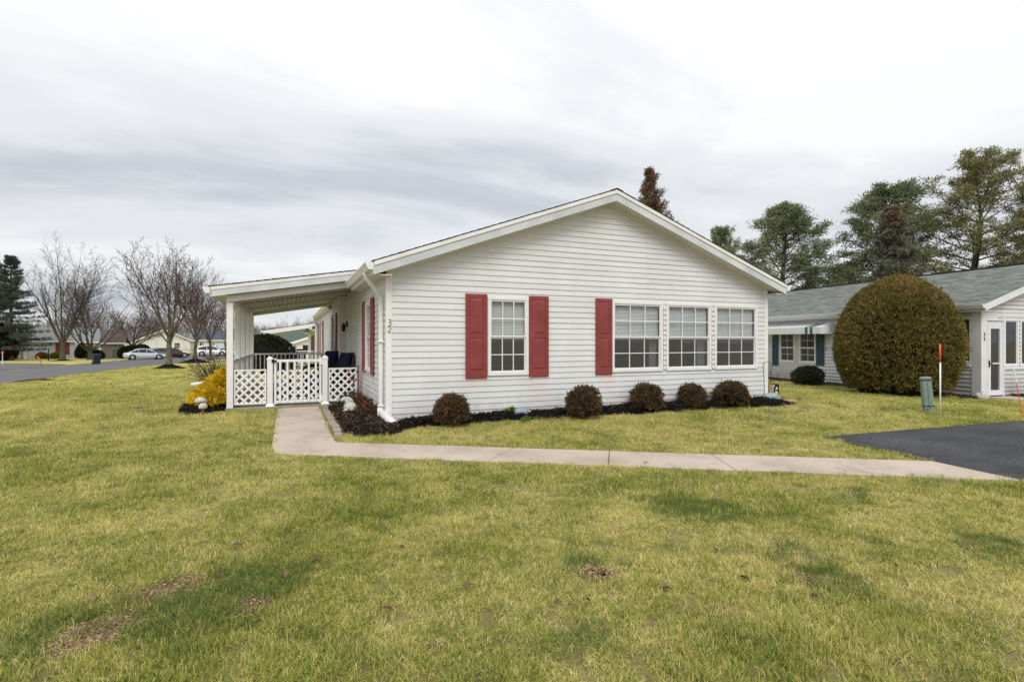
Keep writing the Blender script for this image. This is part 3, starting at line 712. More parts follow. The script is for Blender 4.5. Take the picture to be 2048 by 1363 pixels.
# porch furniture: wicker armchairs with navy cushions
def wicker_chair(label, loc, rz):
    t = thing('wicker_armchair', label, 'armchair', loc, rz, 'wicker chairs on the porch')
    mb = MB(); mb.box(-.36, .36, -.34, .34, .12, .34)
    mb.build('seat_base', m_wicker, t, bevel=.03, seg=2)
    for sx in (-1, 1):
        mb = MB(); mb.tube([(sx*.36, -.34, .0), (sx*.37, -.36, .55), (sx*.37, -.2, .62), (sx*.37, .15, .63), (sx*.36, .34, .72)], [.035, .04, .05, .05, .04], 8); mb.build('arm', m_wicker, t, smooth=True)
    mb = MB()
    pts = [(-.36, .30, .3), (-.38, .36, .7), (-.30, .42, .92), (-.12, .45, 1.0), (.12, .45, 1.0), (.30, .42, .92), (.38, .36, .7), (.36, .30, .3)]
    mb.tube(pts, .04, 8)
    mb.add([Vector(p) + Vector((0, .0, 0)) for p in pts], [(0, 1, 2, 3, 4, 5, 6, 7)]); mb.build('back', m_wicker, t, smooth=True)
    for x, y in ((-.32, -.3), (.32, -.3), (-.32, .3), (.32, .3)): mb = MB(); mb.tube([(x, y, 0), (x, y, .14)], .03, 8); mb.build('leg', m_wicker, t)
    mb = MB(); mb.box(-.31, .31, -.34, .26, .35, .47); mb.build('seat_cushion', m_navy, t, bevel=.05, seg=3, smooth=True)
    mb = MB(); mb.hexa([(-.31,.12,.47),(.31,.12,.47),(.31,.27,.47),(-.31,.27,.47),(-.29,.27,1.04),(.29,.27,1.04),(.29,.40,1.02),(-.29,.40,1.02)]); mb.build('back_cushion', m_navy, t, bevel=.055, seg=3, smooth=True)
wicker_chair('wicker armchair with navy cushions against the house wall, nearer the gate', (-.52, 4.55, .055), R(-78))
wicker_chair('wicker armchair with navy cushions farther back behind the gate', (-.62, 6.9, .055), R(-62))
t = thing('porch_side_table', 'low dark wicker side table on the porch behind the gate', 'table', (-1.15, 5.9, .055), .2)
mb = MB(); mb.box(-.3, .3, -.25, .25, .40, .44); mb.build('table_top', m_wicker, t, bevel=.01)
for x, y in ((-.26, -.21), (.26, -.21), (-.26, .21), (.26, .21)): mb = MB(); mb.tube([(x, y, 0), (x, y, .4)], .025, 8); mb.build('leg', m_wicker, t)
m_rug = M('porch_rug', (.09, .12, .13), (.05, .06, .07), 5, .95, .05)
mb = MB(); mb.box(-1.95, -.6, 3.8, 6.2, .055, .063); tag(mb.build('porch_rug', m_rug), 'dark teal rug on the porch floor behind the gate', 'rug')
# ------------------------------------------------------------------ ground
def grassM(name, blade=False):
    m, nt, bs = newmat(name); p = pos(nt)
    big = noise(nt, p, .35, 5, .6); mid_ = noise(nt, p, 1.7, 4, .6); fine = noise(nt, p, 9, 3) if blade else noise(nt, p, 70, 5, .75)
    f = mth(nt, 'ADD', mth(nt, 'MULTIPLY', big, .42), mth(nt, 'ADD', mth(nt, 'MULTIPLY', mid_, .38), mth(nt, 'MULTIPLY', fine, .20 if blade else .36)))
    f = mth(nt, 'ADD', mth(nt, 'MULTIPLY', mth(nt, 'SUBTRACT', f, .5), 1.4), .485)      # widen the patches between green and straw
    if blade:
        at = nd(nt, 'ShaderNodeAttribute', attribute_name='rnd')
        f = mth(nt, 'ADD', f, mth(nt, 'MULTIPLY', mth(nt, 'SUBTRACT', at.outputs['Fac'], .5), .52))
        stops = [(.12, (.048, .10, .016)), (.275, (.17, .25, .036)), (.42, (.37, .40, .075)), (.56, (.62, .55, .16)), (.75, (.90, .76, .38))]
    else: stops = [(.25, (.05, .065, .018)), (.42, (.15, .15, .04)), (.53, (.27, .24, .08)), (.70, (.42, .34, .16))]
    c = rampn(nt, f, stops)
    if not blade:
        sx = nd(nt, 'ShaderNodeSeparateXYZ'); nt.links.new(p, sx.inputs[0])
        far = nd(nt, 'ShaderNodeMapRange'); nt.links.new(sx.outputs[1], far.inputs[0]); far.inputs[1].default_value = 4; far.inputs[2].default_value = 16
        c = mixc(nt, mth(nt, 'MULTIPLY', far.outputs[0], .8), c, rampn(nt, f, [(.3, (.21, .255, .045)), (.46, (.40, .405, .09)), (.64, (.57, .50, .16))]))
        bumpn(nt, bs, noise(nt, p, 45, 5, .7), .9, .05)
    nt.links.new(c, bs.inputs['Base Color']); bs.inputs['Roughness'].default_value = .75; bs.inputs['Specular IOR Level'].default_value = .15
    if blade:
        tr = nd(nt, 'ShaderNodeBsdfTranslucent'); nt.links.new(c, tr.inputs[0]); mxs = nd(nt, 'ShaderNodeMixShader'); mxs.inputs[0].default_value = .3
        nt.links.new(bs.outputs[0], mxs.inputs[1]); nt.links.new(tr.outputs[0], mxs.inputs[2]); nt.links.new(mxs.outputs[0], nt.nodes['Material Output'].inputs[0])
    return m
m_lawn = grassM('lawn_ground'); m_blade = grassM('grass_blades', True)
m_blade_g = leafM('green_grass_blades', [(.0, (.055, .10, .025)), (.5, (.14, .205, .045)), (.8, (.32, .34, .09)), (1, (.60, .50, .2))], .7, .3)
m_asph, nt_, bs_ = newmat('drive_asphalt')
_p = pos(nt_); _c = rampn(nt_, noise(nt_, _p, .9, 7, .6), [(.36, (.024, .025, .028)), (.5, (.042, .043, .047)), (.66, (.075, .076, .08))])
_g = noise(nt_, _p, 38, 5, .8); _c = mixc(nt_, .8, _c, rampn(nt_, _g, [(.38, (.25, .25, .26)), (.52, (.9, .9, .9)), (.68, (2.6, 2.6, 2.6))]), 'MULTIPLY')
nt_.links.new(_c, bs_.inputs['Base Color']); bs_.inputs['Roughness'].default_value = .8; bumpn(nt_, bs_, _g, 1.0, .02)
m_road = M('road_asphalt', (.16, .155, .155), (.115, .112, .115), .8, .85, .2, .5, 90, .008, detail=8)
m_dirt = M('bare_dirt', (.30, .195, .12), (.13, .082, .05), 9, .95, .1, .8, 60, .02)

xs = np.concatenate([[-900, -450, -220, -140], np.arange(-100, 62, 1.5), [70, 90, 130, 200, 450, 900]])
ys = np.concatenate([[-600, -200, -60], np.arange(-30, 102, 1.5), [110, 130, 170, 250, 450, 1100]])
V = [(x, y, terr(x, y)) for y in ys for x in xs]; nx = len(xs)
Fq = [(j*nx+i, j*nx+i+1, (j+1)*nx+i+1, (j+1)*nx+i) for j in range(len(ys)-1) for i in range(nx-1)]
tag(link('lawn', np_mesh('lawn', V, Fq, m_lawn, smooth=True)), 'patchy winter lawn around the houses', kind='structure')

def sheet(name, pts, mat, z, kind='structure', th=0, label=None):
    """flat or terrain-hugging polygon"""
    mb = MB(); P = [Vector((p[0], p[1], terr(p[0], p[1]) + z)) for p in pts]; n = len(P)
    mb.add(P, [tuple(range(n))])
    if th:
        mb.add(P + [p - Vector((0, 0, th)) for p in P], [(i, (i+1) % n, n+(i+1) % n, n+i) for i in range(n)])
    o = mb.build(name, mat); return tag(o, label, kind=kind)
# walkway: slabs from the gate to the bend and along to the driveway
walk = tag(MB().build('walkway', m_conc), 'concrete walkway of cast slabs', kind='structure')
mbw = MB(); mbw.box(-1.60, -1.0, -1.2, 2.9, -.06, -.03); me_ = mbw.mesh('walkway', m_conc_d); walk.data = me_
wu0, wu1 = -1.68, -.90
nA, nB = G(549, 909.5), G(2043, 964); fA, fB = G(667, 887), G(1865, 925.5)
def slab(poly):
    mb = MB(); n = len(poly); g = .99
    c = sum((Vector((p[0], p[1], 0)) for p in poly), Vector())/n
    P = []
    for p in poly:
        d = Vector((p[0], p[1], 0)) - c; k = max(.9, 1 - .006/max(d.length, .1)); P.append(c + d*k)
    mb.add([Vector((p.x, p.y, terr(p.x, p.y)+.022)) for p in P] + [Vector((p.x, p.y, terr(p.x, p.y)-.06)) for p in P],
           [tuple(range(n)), tuple(range(2*n-1, n-1, -1))] + [(i, n+i, n+(i+1) % n, (i+1) % n) for i in range(n)])
    mb.build('slab', m_conc, walk, bevel=.008)
vs_ = [2.925, 1.55, .18, -1.15]
for a, b in zip(vs_, vs_[1:]): slab([(wu0, b), (wu1, b), (wu1, a), (wu0, a)])
slab([(nA.x, nA.y), (fA.x+.05, fA.y-.02), (wu1, -1.15), (wu0, -1.15)])
nseg = 6
for k in range(nseg):
    t0, t1 = k/nseg, (k+1)/nseg
    a, b = nA.lerp(nB, t0), nA.lerp(nB, t1); f0 = Vector((fA.x+.05, fA.y-.02, 0)).lerp(fB, t0); f1 = Vector((fA.x+.05, fA.y-.02, 0)).lerp(fB, t1)
    slab([(a.x, a.y), (b.x, b.y), (f1.x, f1.y), (f0.x, f0.y)])
WALK_POLY = [(wu0, 2.93), (wu1, 2.93), (wu1, -1.15), (fA.x, fA.y), (fB.x, fB.y), (nB.x, nB.y), (nA.x, nA.y), (wu0, -1.15)]
d_edge = [G(1646, 875), G(1700, 888), G(1760, 902), G(1830, 918), G(1866, 926), G(1960, 946), G(2043, 964.5)]
dirn = (d_edge[-1] - d_edge[-2]).normalized()
top1, top0 = G(2048, 842), G(1646, 875)
dt = (top1 - top0).normalized()
DRIVE_POLY = [(p.x, p.y) for p in d_edge] + [tuple((d_edge[-1] + dirn*6)[:2]), tuple((d_edge[-1] + dirn*6 + dt*9)[:2]), tuple((top0 + dt*16)[:2]), (top1.x, top1.y)]
sheet('driveway', DRIVE_POLY, m_asph, .016, th=.05, label='dark sealed asphalt driveway at the right')

# street: both edges traced across the sloping ground
near = [(-420, 832), (-200, 799), (0, 769.5), (110, 754.5), (207, 742.5), (300, 731.5), (374, 724), (455, 717), (560, 710), (640, 706)]
far_ = [(-420, 777), (-200, 757), (0, 741), (60, 736.5), (140, 730), (220, 722.5), (300, 716.5), (390, 711), (500, 706.5), (600, 703)]
mb = MB(); N_, F_ = [G(*p) for p in near], [G(*p) for p in far_]
rows = []
for a, b in zip(N_, F_):
    rows.append([Vector((a.lerp(b, t).x, a.lerp(b, t).y, terr(a.lerp(b, t).x, a.lerp(b, t).y) + .03)) for t in np.linspace(0, 1, 7)])
fine = []
for r0, r1 in zip(rows, rows[1:]):
    for t in (0, .25, .5, .75): 
        q = [a.lerp(b, t) for a, b in zip(r0, r1)]
        for c in q: c.z = terr(c.x, c.y) + .03
        fine.append(q)
fine.append(rows[-1])
for r0, r1 in zip(fine, fine[1:]):
    for i in range(6): mb.quad(r0[i], r1[i], r1[i+1], r0[i+1])
tag(mb.build('street', m_road, smooth=True), 'grey asphalt street curving past the lawn', kind='structure')
STREET = [(p.x, p.y) for p in N_] + [(p.x, p.y) for p in F_[::-1]]
drv = [G(-160, 752), G(-80, 747), G(-20, 742), G(40, 737.5), G(110, 731.6), G(135, 729.5), G(105, 728.6), G(60, 727.5), G(0, 727), G(-160, 727)]
sheet('far_driveway', drv, m_road, .045, label='asphalt drive of the house across the street')

# ------------------------------------------------------------------ planting beds
def bed(name, inner, outer, label, mat, chipmat, h=.09, seed=1, nchip=4000, size=(.02, .05), kind='stuff', cat='mulch'):
    """strip between two polylines, mounded; chips are scattered over it"""
    rng = np.random.default_rng(seed); I, O = [Vector((*p[:2], 0)) for p in inner], [Vector((*p[:2], 0)) for p in outer]
    def samp(P, t):
        L = [0]
        for a, b in zip(P, P[1:]): L.append(L[-1] + (b-a).length)
        s = t*L[-1]
        for i in range(len(P)-1):
            if s <= L[i+1] + 1e-9: return P[i].lerp(P[i+1], (s-L[i])/max(L[i+1]-L[i], 1e-6))
        return P[-1]
    nU, nV = 90, 12; rr = random.Random(seed); grid = []
    for i in range(nU+1):
        a, b = samp(I, i/nU), samp(O, i/nU); row = []
        for j in range(nV+1):
            t = j/nV; p = a.lerp(b, t); e = min(1, (1-t)*4, min(i, nU-i)/5 + .05); z = terr(p.x, p.y) + .004 + h*ss(0, 1, e)*(1 + .25*math.sin(p.x*5.1+seed)*math.cos(p.y*7.3)) + rr.uniform(0, .015)*(1 if t < 1 else 0)
            row.append(Vector((p.x + rr.uniform(-.02, .02), p.y + rr.uniform(-.02, .02), z - (.02 if t == 1 else 0))))
        grid.append(row)
    mb = MB(); mb.v = [tuple(p) for r in grid for p in r]; mb.f = [(i*(nV+1)+j, (i+1)*(nV+1)+j, (i+1)*(nV+1)+j+1, i*(nV+1)+j+1) for i in range(nU) for j in range(nV)]
    o = mb.build(name, mat); tag(o, label, cat, kind=kind)
    g = np.array([[tuple(p) for p in r] for r in grid]); iu, jv = rng.random(nchip)*nU, rng.random(nchip)*nV
    i0, j0 = iu.astype(int), jv.astype(int); fu, fv_ = (iu-i0)[:, None], (jv-j0)[:, None]
    C = g[i0, j0]*(1-fu)*(1-fv_) + g[i0+1, j0]*fu*(1-fv_) + g[i0, j0+1]*(1-fu)*fv_ + g[i0+1, j0+1]*fu*fv_
    D = rng.normal(size=(nchip, 3))*[1, 1, .45]; D[:, 2] = np.abs(D[:, 2]); L = rng.uniform(size[0], size[1], nchip)
    V, Fc = leaf_np(C, D, L*1.6, L*rng.uniform(.25, .6, nchip), rng)
    ch = link('bark_chips', np_mesh('bark_chips', V, Fc, chipmat, rng.random(nchip)), o); ch['kind'] = 'stuff'
    return grid
fo = [G(*p) for p in ((752, 862), (800, 861), (860, 853.5), (930, 849), (1050, 842), (1160, 834.5), (1280, 828), (1400, 821.5), (1500, 816.5), (1570, 812.5), (1592, 808))]
BED_F = [(p.x, p.y) for p in fo]
inner = [(.0, -.02)] + [(x, -.02) for x in np.linspace(.5, HW, 8)] + [(HW+.15, .15)]
bed('front_mulch_bed', inner, BED_F, 'black mulch bed along the front wall of the white house', m_soil, m_chip, .10, 3, 16000)
so = [(-.74, 2.88), (-.74, 1.5), (-.74, .2), (-.76, -.55), (-.55, -.98), (-.1, -.98), (.1, -.75)]
si = [(-.02, 2.88), (-.02, 1.2), (-.02, .1), (.05, -.2)]
bed('corner_mulch_bed', si, so, 'brown weathered mulch bed between the walkway and the side wall', m_soil, m_chip_b, .10, 7, 5500)
BED_S = [(-.74, 2.9), (-.76, -.6), (-.55, -1.0), (.2, -.95), (.2, 0), (0, 2.9)]
yo = [G(*p) for p in ((358, 826), (375, 831), (410, 829), (450, 822), (468, 821))]; yi = [G(*p) for p in ((368, 815), (395, 808), (420, 806), (445, 806), (470, 806))]
bed('cypress_mulch_bed', [p[:2] for p in yi], [p[:2] for p in yo], 'dark mulch bed under the golden shrub beside the porch post', m_soil, m_chip, .05, 9, 1800)
BED_Y = [tuple(p[:2]) for p in yo] + [tuple(p[:2]) for p in yi[::-1]]
# brick edging beside the walkway
edging = thing('brick_edging', 'single row of pale bricks edging the mulch bed by the walkway', 'edging', (-.815, -.85, 0))
mb = MB(); mb.box(-.052, .052, -.098, .098, -.05, .06); bme = mb.mesh('brick', m_brick, bevel=.008)
rr = random.Random(4)
for k in range(17):
    o = link('brick', bme, edging); o.location = (rr.uniform(-.012, .012), .1 + k*.213, rr.uniform(-.012, .012)); o.rotation_euler = (rr.uniform(-.04, .04), rr.uniform(-.04, .04), rr.uniform(-.05, .05))

# ------------------------------------------------------------------ neighbouring house, number 33
NA = R(-7); nc_ = W(1962, 682, 14.5); NZ = -.2
nd_s = (-math.sin(NA), math.cos(NA)); nd_f = (math.cos(NA), math.sin(NA))
nb = thing('neighbour_house', 'pale grey house numbered 33 with grey green shingle roof and awning', 'house', (nc_.x, nc_.y, NZ), NA)
nf = lambda s, o, z: (s, -o, z)
nl = lambda s, o, z: (-o, s, z)
def ns(px): return hit(px, nc_, nd_s)
def nfx(px): return hit(px, nc_, nd_f)
def nzz(py, D): return zat(py, D) - NZ
NE, NR, NW, NL = 2.53, 4.04, 8.0, 20.0
npitch = (NR - NE - .06)/(NW/2 + .25)
def nzt(x): return NE + .06 + npitch*((x if x < NW/2 else NW-x) + .25)
sA = (ns(1945)[0], ns(1893)[0]); szA = (nzz(727, ns(1930)[1]), nzz(633, ns(1930)[1]))
a1 = (ns(1590)[0], ns(1560.5)[0]); a1 = a1 if a1[0] < a1[1] else a1[::-1]
w_a = sorted((ns(1632)[0], ns(1599)[0])); w_b = sorted((ns(1590)[0], ns(1560)[0]))
Dm = ns(1610)[1]; zA0, zA1 = nzz(726, Dm), nzz(664, Dm)
wall(nb, 'side_wall', nl, .0, NL, .06, NE-.12, [(sA[0], sA[1], *szA), (w_a[0], w_a[1], zA0, zA1), (w_b[0], w_b[1], zA0, zA1)], m_siding_n, course=.115, d=.03)
Dd = nfx(1990)[1]
door = (nfx(1973)[0], nfx(2003.5)[0], .06, nzz(647, Dd)); tr_ = (nfx(1966)[0], nfx(1993)[0], nzz(641, Dd), nzz(627, Dd))
f1_ = (nfx(2007)[0], nfx(2035)[0], nzz(733, Dd), nzz(638, Dd)); f2_ = (nfx(2039)[0], nfx(2066)[0], nzz(733, Dd), nzz(638, Dd)); f3_ = (f2_[1]+.1, f2_[1]+.8, f1_[2], f1_[3])
zwn = nzt(0) - .17
nlo = lambda z: max(.0, (z-zwn)/npitch) if z > zwn else 0.
wall(nb, 'front_wall', nf, nlo, lambda z: NW - nlo(z), .06, zwn + npitch*(NW/2-.05), [door, tr_, f1_, f2_, f3_], m_siding_n, course=.115, d=.03)
mb = MB(); mb.quad((NW, 0, 0), (NW, NL, 0), (NW, NL, NE), (NW, 0, NE)); mb.quad((0, NL, 0), (NW, NL, 0), (NW, NL, NE), (0, NL, NE)); mb.build('rear_wall', m_siding_n, nb)
mb = MB(); mb.quad((0, 0, .05), (NW, 0, .05), (NW, NL, .05), (0, NL, .05)); mb.quad((0, 0, NE-.1), (NW, 0, NE-.1), (NW, NL, NE-.1), (0, NL, NE-.1)); mb.quad((.04, 3.6, .05), (NW, 3.6, .05), (NW, 3.6, NE), (.04, 3.6, NE)); mb.build('inner_shell', m_inner, nb)
m_trim_n = M('neighbour_trim', (.74, .75, .77), (.68, .69, .71), 3, .45, .4)
mb = MB(); mb.box(-.035, nfx(1973)[0]-.02, -.035, .22, -.05, NE-.02); mb.build('corner_post', m_trim_n, nb, bevel=.01)
mb = MB(); mb.fbox(nf, nfx(2003.5)[0]+.005, nfx(2007)[0]-.005, -.02, .03, .0, NE-.1); mb.build('corner_board', m_trim_n, nb)
mb = MB(); mb.fbox(nf, nfx(1973)[0]-.02, NW, -.02, .022, f1_[3]+.03, NE-.1); mb.build('header_board', m_trim_n, nb)
mb = MB(); mb.fbox(nf, nfx(2007)[0]-.004, NW, -.02, .05, f1_[2]-.09, f1_[2]-.01); mb.build('sill_board', m_trim_n, nb, bevel=.01)
mb = MB(); mb.fbox(nl, .23, sA[1]+.3, -.02, .05, szA[0]-.09, szA[0]-.01); mb.build('sill_board', m_trim_n, nb, bevel=.01)
window(nb, nf, *tr_, cols=1, rows=1, blind=False, cas=.04, full=True); window(nb, nl, sA[0], sA[1], *szA, cols=1, rows=1, blind=False, full=True, cas=.06)
for q in (f1_, f2_, f3_): window(nb, nf, *q, cols=1, rows=1, blind=False, full=True, cas=.045)
for q in (w_a, w_b): window(nb, nl, q[0], q[1], zA0, zA1, cols=2, rows=2, blind=False, curtain=.0)
ds = 1.0
for (p0, p1) in ((1634, 1650), (1546, 1558)):
    q = sorted((ns(p0)[0], ns(p1)[0])); shutter(nb, nl, q[0], q[1], nzz(730.5, ns(p0)[1]), zA1, m_shutter_t)
# storm door
mb = MB(); a, b, c, d = door
for q in ((a, a+.12, c, d), (b-.12, b, c, d)): mb.fbox(nf, q[0], q[1], -.02, .03, q[2], q[3])
for q in ((c, c+.14), (d-.15, d)): mb.fbox(nf, a+.12, b-.12, -.02, .03, q[0], q[1])
zm_ = nzz(727, Dd); mb.fbox(nf, a+.12, b-.12, -.015, .025, zm_-.02, zm_+.02)
dr = mb.build('storm_door', m_trim_n, nb, bevel=.005)
for q in ((c+.14, zm_-.02), (zm_+.02, d-.15)): mb = MB(); mb.quad(nf(a+.12, 0, q[0]), nf(b-.12, 0, q[0]), nf(b-.12, 0, q[1]), nf(a+.12, 0, q[1])); mb.build('pane', m_glass_d, dr)
mb = MB(); mb.fbox(nf, a+.03, a+.06, .03, .05, zm_-.1, zm_+.1); mb.fbox(nf, a+.03, a+.14, .05, .065, zm_-.01, zm_+.02); mb.build('handle', m_black, dr)
nsx = nfx(1966)[0]
nfp = lambda s, o, z: (s, -.036-o, z)
for y in (672, 681): digit(nb, nfp, '3', nfx(1964)[0], nzz(y, Dd), .05, .088, m_black, o=.007, r=.0055)
# roof
shingles(nb, 'roof_slope', m_shingle_g, -.28, nzt(-.25)-.01, NW/2, nzt(NW/2), -.28, NL+.2)
shingles(nb, 'roof_slope', m_shingle_g, NW+.28, nzt(-.25)-.01, NW/2, nzt(NW/2), -.28, NL+.2)
mb = MB(); mb.bar((NW/2, -.28, nzt(NW/2)+.012), (NW/2, NL+.2, nzt(NW/2)+.012), .26, .03); mb.build('ridge_cap', M('ridge_dark', (.04, .042, .042), (.06, .06, .06), 6, .9), nb)
for sgn in (0, 1):
    X = (lambda u: u) if sgn == 0 else (lambda u: NW-u)
    mb = MB(); mb.prism([(-.25, nzt(-.25)-.01), (NW/2, nzt(NW/2)-.01), (NW/2, nzt(NW/2)-.2), (-.25, nzt(-.25)-.2)], lambda p, q: (X(p), -.27, q), lambda p, q: (X(p), -.24, q)); mb.build('rake_fascia', m_trim_n, nb)
    mb = MB(); mb.prism([(-.25, nzt(-.25)-.19), (NW/2, nzt(NW/2)-.19), (NW/2, nzt(NW/2)-.175), (-.25, nzt(-.25)-.175)], lambda p, q: (X(p), -.24, q), lambda p, q: (X(p), .02, q)); mb.build('rake_soffit', m_soffit, nb)
    mb = MB(); mb.box(*sorted((X(-.25), X(.02))), -.24, NL, nzt(-.25)-.21, nzt(-.25)-.195); mb.build('eave_soffit', m_soffit, nb)
    mb = MB(); mb.box(*sorted((X(-.25), X(-.235))), -.24, NL, nzt(-.25)-.195, nzt(-.25)-.012); mb.build('eave_fascia', m_trim_n, nb)
gutter(nb, -.252, nzt(-.25)-.02, -.27, NL, -1, m_trim_n)
# scalloped aluminium awning over the paired window
aw0, aw1 = sorted((ns(1668)[0], ns(1532)[0])); n = 30
awm = M('awning_white', (.78, .80, .81), (.72, .74, .75), 4, .35, .5); awt = M('awning_teal', (.05, .13, .14), rough=.4)
mb = MB(); mb.fbox(nl, aw0, aw1, .0, .05, nzz(650, Dm)+.0, nzz(650, Dm)+.05); aw = mb.build('awning', awm, nb)
zt_a, zo_a, zd_a = nzz(650, Dm)+.03, nzz(656, Dm - .5), nzz(668.5, Dm-.6)
for k in range(n):
    s0, s1 = aw0 + (aw1-aw0)*k/n, aw0 + (aw1-aw0)*(k+1)/n; mb = MB(); up = .012*(k % 2); w = s1-s0; OUT = .62
    mb.hexa([nl(s0, .0, zt_a+up), nl(s1, .0, zt_a+up), nl(s1, OUT, zo_a+up), nl(s0, OUT, zo_a+up), nl(s0, .0, zt_a+up+.008), nl(s1, .0, zt_a+up+.008), nl(s1, OUT, zo_a+up+.008), nl(s0, OUT, zo_a+up+.008)])
    poly = [(s0, zo_a+up+.008), (s1, zo_a+up+.008), (s1, zd_a+.03), (s0+w*.85, zd_a+.008), (s0+w*.5, zd_a), (s0+w*.15, zd_a+.008), (s0, zd_a+.03)]
    mb.prism(poly, lambda p, q: nl(p, OUT+.002+up, q), lambda p, q: nl(p, OUT+.010+up, q))
    mb.build('awning_slat', awt if k in (3, 5) else awm, aw)
mb = MB(); mb.prism([(0, zt_a), (.62, zo_a), (.62, zd_a), (0, zd_a+.02)], lambda p, q: nl(aw0-.006, p, q), lambda p, q: nl(aw0-.001, p, q)); mb.build('awning_end', awm, aw)
# beds and step at the neighbour
m_bark = M('brown_bark', (.075, .045, .034), (.03, .02, .015), 20, .95, .05, 1, 50, .03)
p0, p1, p2, p3 = G(1552, 770), G(1668, 783), G(1960, 800), G(2048, 812)
bed('neighbour_mulch_bed', [(nc_.x + nd_s[0]*s, nc_.y + nd_s[1]*s) for s in (8.2, 4, 0)], [(nc_.x + nd_s[0]*s - .75*nd_f[0], nc_.y + nd_s[1]*s - .75*nd_f[1]) for s in (8.2, 4, -.2)], 'reddish brown mulch bed along the side of house 33', m_bark, m_chip_b, .05, 11, 3500)
bed('neighbour_front_bed', [(nc_.x + nd_f[0]*s - .02*nd_s[0], nc_.y + nd_f[1]*s - .02*nd_s[1]) for s in (1.0, 2, 4)], [(nc_.x + nd_f[0]*s - .6*nd_s[0], nc_.y + nd_f[1]*s - .6*nd_s[1]) for s in (1.0, 2, 4)], 'reddish mulch bed under the front windows of house 33', m_bark, m_chip_b, .06, 12, 1500)
BED_N = [(nc_.x + nd_s[0]*8.2, nc_.y + nd_s[1]*8.2), (nc_.x + nd_s[0]*8.2 - .75*nd_f[0], nc_.y + nd_s[1]*8.2 - .75*nd_f[1]), (nc_.x - .75*nd_f[0] - .6*nd_s[0], nc_.y - .75*nd_f[1] - .6*nd_s[1]), (nc_.x + 4*nd_f[0] - .6*nd_s[0], nc_.y + 4*nd_f[1] - .6*nd_s[1]), (nc_.x + 4*nd_f[0], nc_.y + 4*nd_f[1])]
def nloc(s, o, z=0):   # point given along the front (s), outward (o)
    return Vector((nc_.x + nd_f[0]*s - nd_s[0]*o, nc_.y + nd_f[1]*s - nd_s[1]*o, 0))
st = [nloc(.1, .05), nloc(.1, .75), nloc(3.5, 1.35), nloc(3.5, .65), nloc(.95, .05)]
sheet('door_path', [tuple(p[:2]) for p in st], m_conc, .03, th=.06, label='short concrete path leading to the storm door')
# rock by the corner
def rock(label, loc, r, seed, mat=None, name='rock'):
    rr = random.Random(seed); mb = MB(); mb.ell((0, 0, r[2]*.5), r, 10, 7)
    mb.v = [(x*(1+rr.uniform(-.14, .14)), y*(1+rr.uniform(-.14, .14)), z*(1+rr.uniform(-.1, .1))) for x, y, z in mb.v]
    o = mb.build(name, mat or m_stone_w, bevel=0); o.location = loc; return tag(o, label, 'rock')
rock('pale rock at the foot of the corner post of house 33', nloc(-.25, .2) + Vector((0, 0, -.19)), (.24, .14, .12), 3)

# ------------------------------------------------------------------ small things on the right hand lawn
m_ped = M('pedestal_green', (.24, .31, .265), (.19, .25, .215), 6, .5, .3, .05, 40); m_ped_d = M('pedestal_band', (.045, .08, .07), rough=.5)
p = G(1858, 826); k = depth(p)/F
t = thing('utility_pedestal', 'leaning pale green utility pedestal standing in the lawn', 'utility box', p, -YAW - .35); t.rotation_euler[1] = R(-5); t.scale = (.80, .72, 1)
mb = MB(); mb.box(-.095, .095, -.085, .085, -.03, .13); mb.build('base', m_ped, t, bevel=.008)
mb = MB(); mb.hexa([(-.10,-.09,.14),(.10,-.09,.14),(.10,.09,.14),(-.10,.09,.14),(-.095,-.09,.63),(.095,-.09,.63),(.095,.09,.63),(-.095,.09,.63)]); mb.build('cover', m_ped, t, bevel=.012)
mb = MB(); mb.box(-.103, .103, -.093, .093, .128, .148); mb.build('lower_band', m_ped_d, t); mb = MB(); mb.box(-.101, .101, -.092, .092, .615, .645); mb.build('upper_band', m_ped_d, t)
mb = MB(); mb.hexa([(-.11,-.1,.646),(.11,-.1,.646),(.11,.1,.646),(-.11,.1,.646),(-.08,-.09,.69),(.09,-.09,.69),(.09,.09,.69),(-.08,.09,.69)]); mb.build('cap', m_ped, t, bevel=.01)
mb = MB(); mb.box(-.004, .004, -.0935, -.088, .16, .60); mb.build('seam', m_ped_d, t)
for (x, z) in ((-.02, .15), (.0, .10), (-.05, .09)): mb = MB(); mb.lathe([(.012, 0), (.012, .012)], (x, -.105, z), 8, 'y'); mb.build('bolt', m_dark, t)
m_orange = M('marker_orange', (.80, .12, .035), rough=.5); m_stake = M('stake_white', (.82, .82, .82), rough=.4)
p = G(1880.5, 831)
t = thing('snow_stake', 'white driveway marker stake with an orange top beside the utility pedestal', 'marker stake', p); h = depth(p)*143/F
mb = MB(); mb.tube([(0, 0, -.05), (0, 0, h*.74)], .0125, 10); mb.build('rod', m_stake, t, smooth=True); mb = MB(); mb.tube([(0, 0, h*.74), (-.01, 0, h)], .0138, 10); mb.build('orange_tip', m_orange, t, smooth=True)
p = G(2047, 838); t = thing('fibreglass_marker', 'thin orange fibreglass rod leaning at the edge of the driveway', 'marker stake', p)
q = W(2027, 737, depth(p)) - p
mb = MB(); mb.tube([(0, 0, -.05), tuple(q*.72)], .007, 6); mb.build('rod', m_orange, t); mb = MB(); mb.tube([tuple(q*.72), tuple(q)], .012, 6); mb.build('reflective_tip', m_stake, t)
m_sign = M('garden_sign', (.50, .41, .34), (.42, .34, .28), 14, .7)
p = nloc(1.05, .55); p.z = -.17
t = thing('garden_sign', 'small pinkish plaque on a thin stake in the bed by the storm door', 'sign', p, NA)
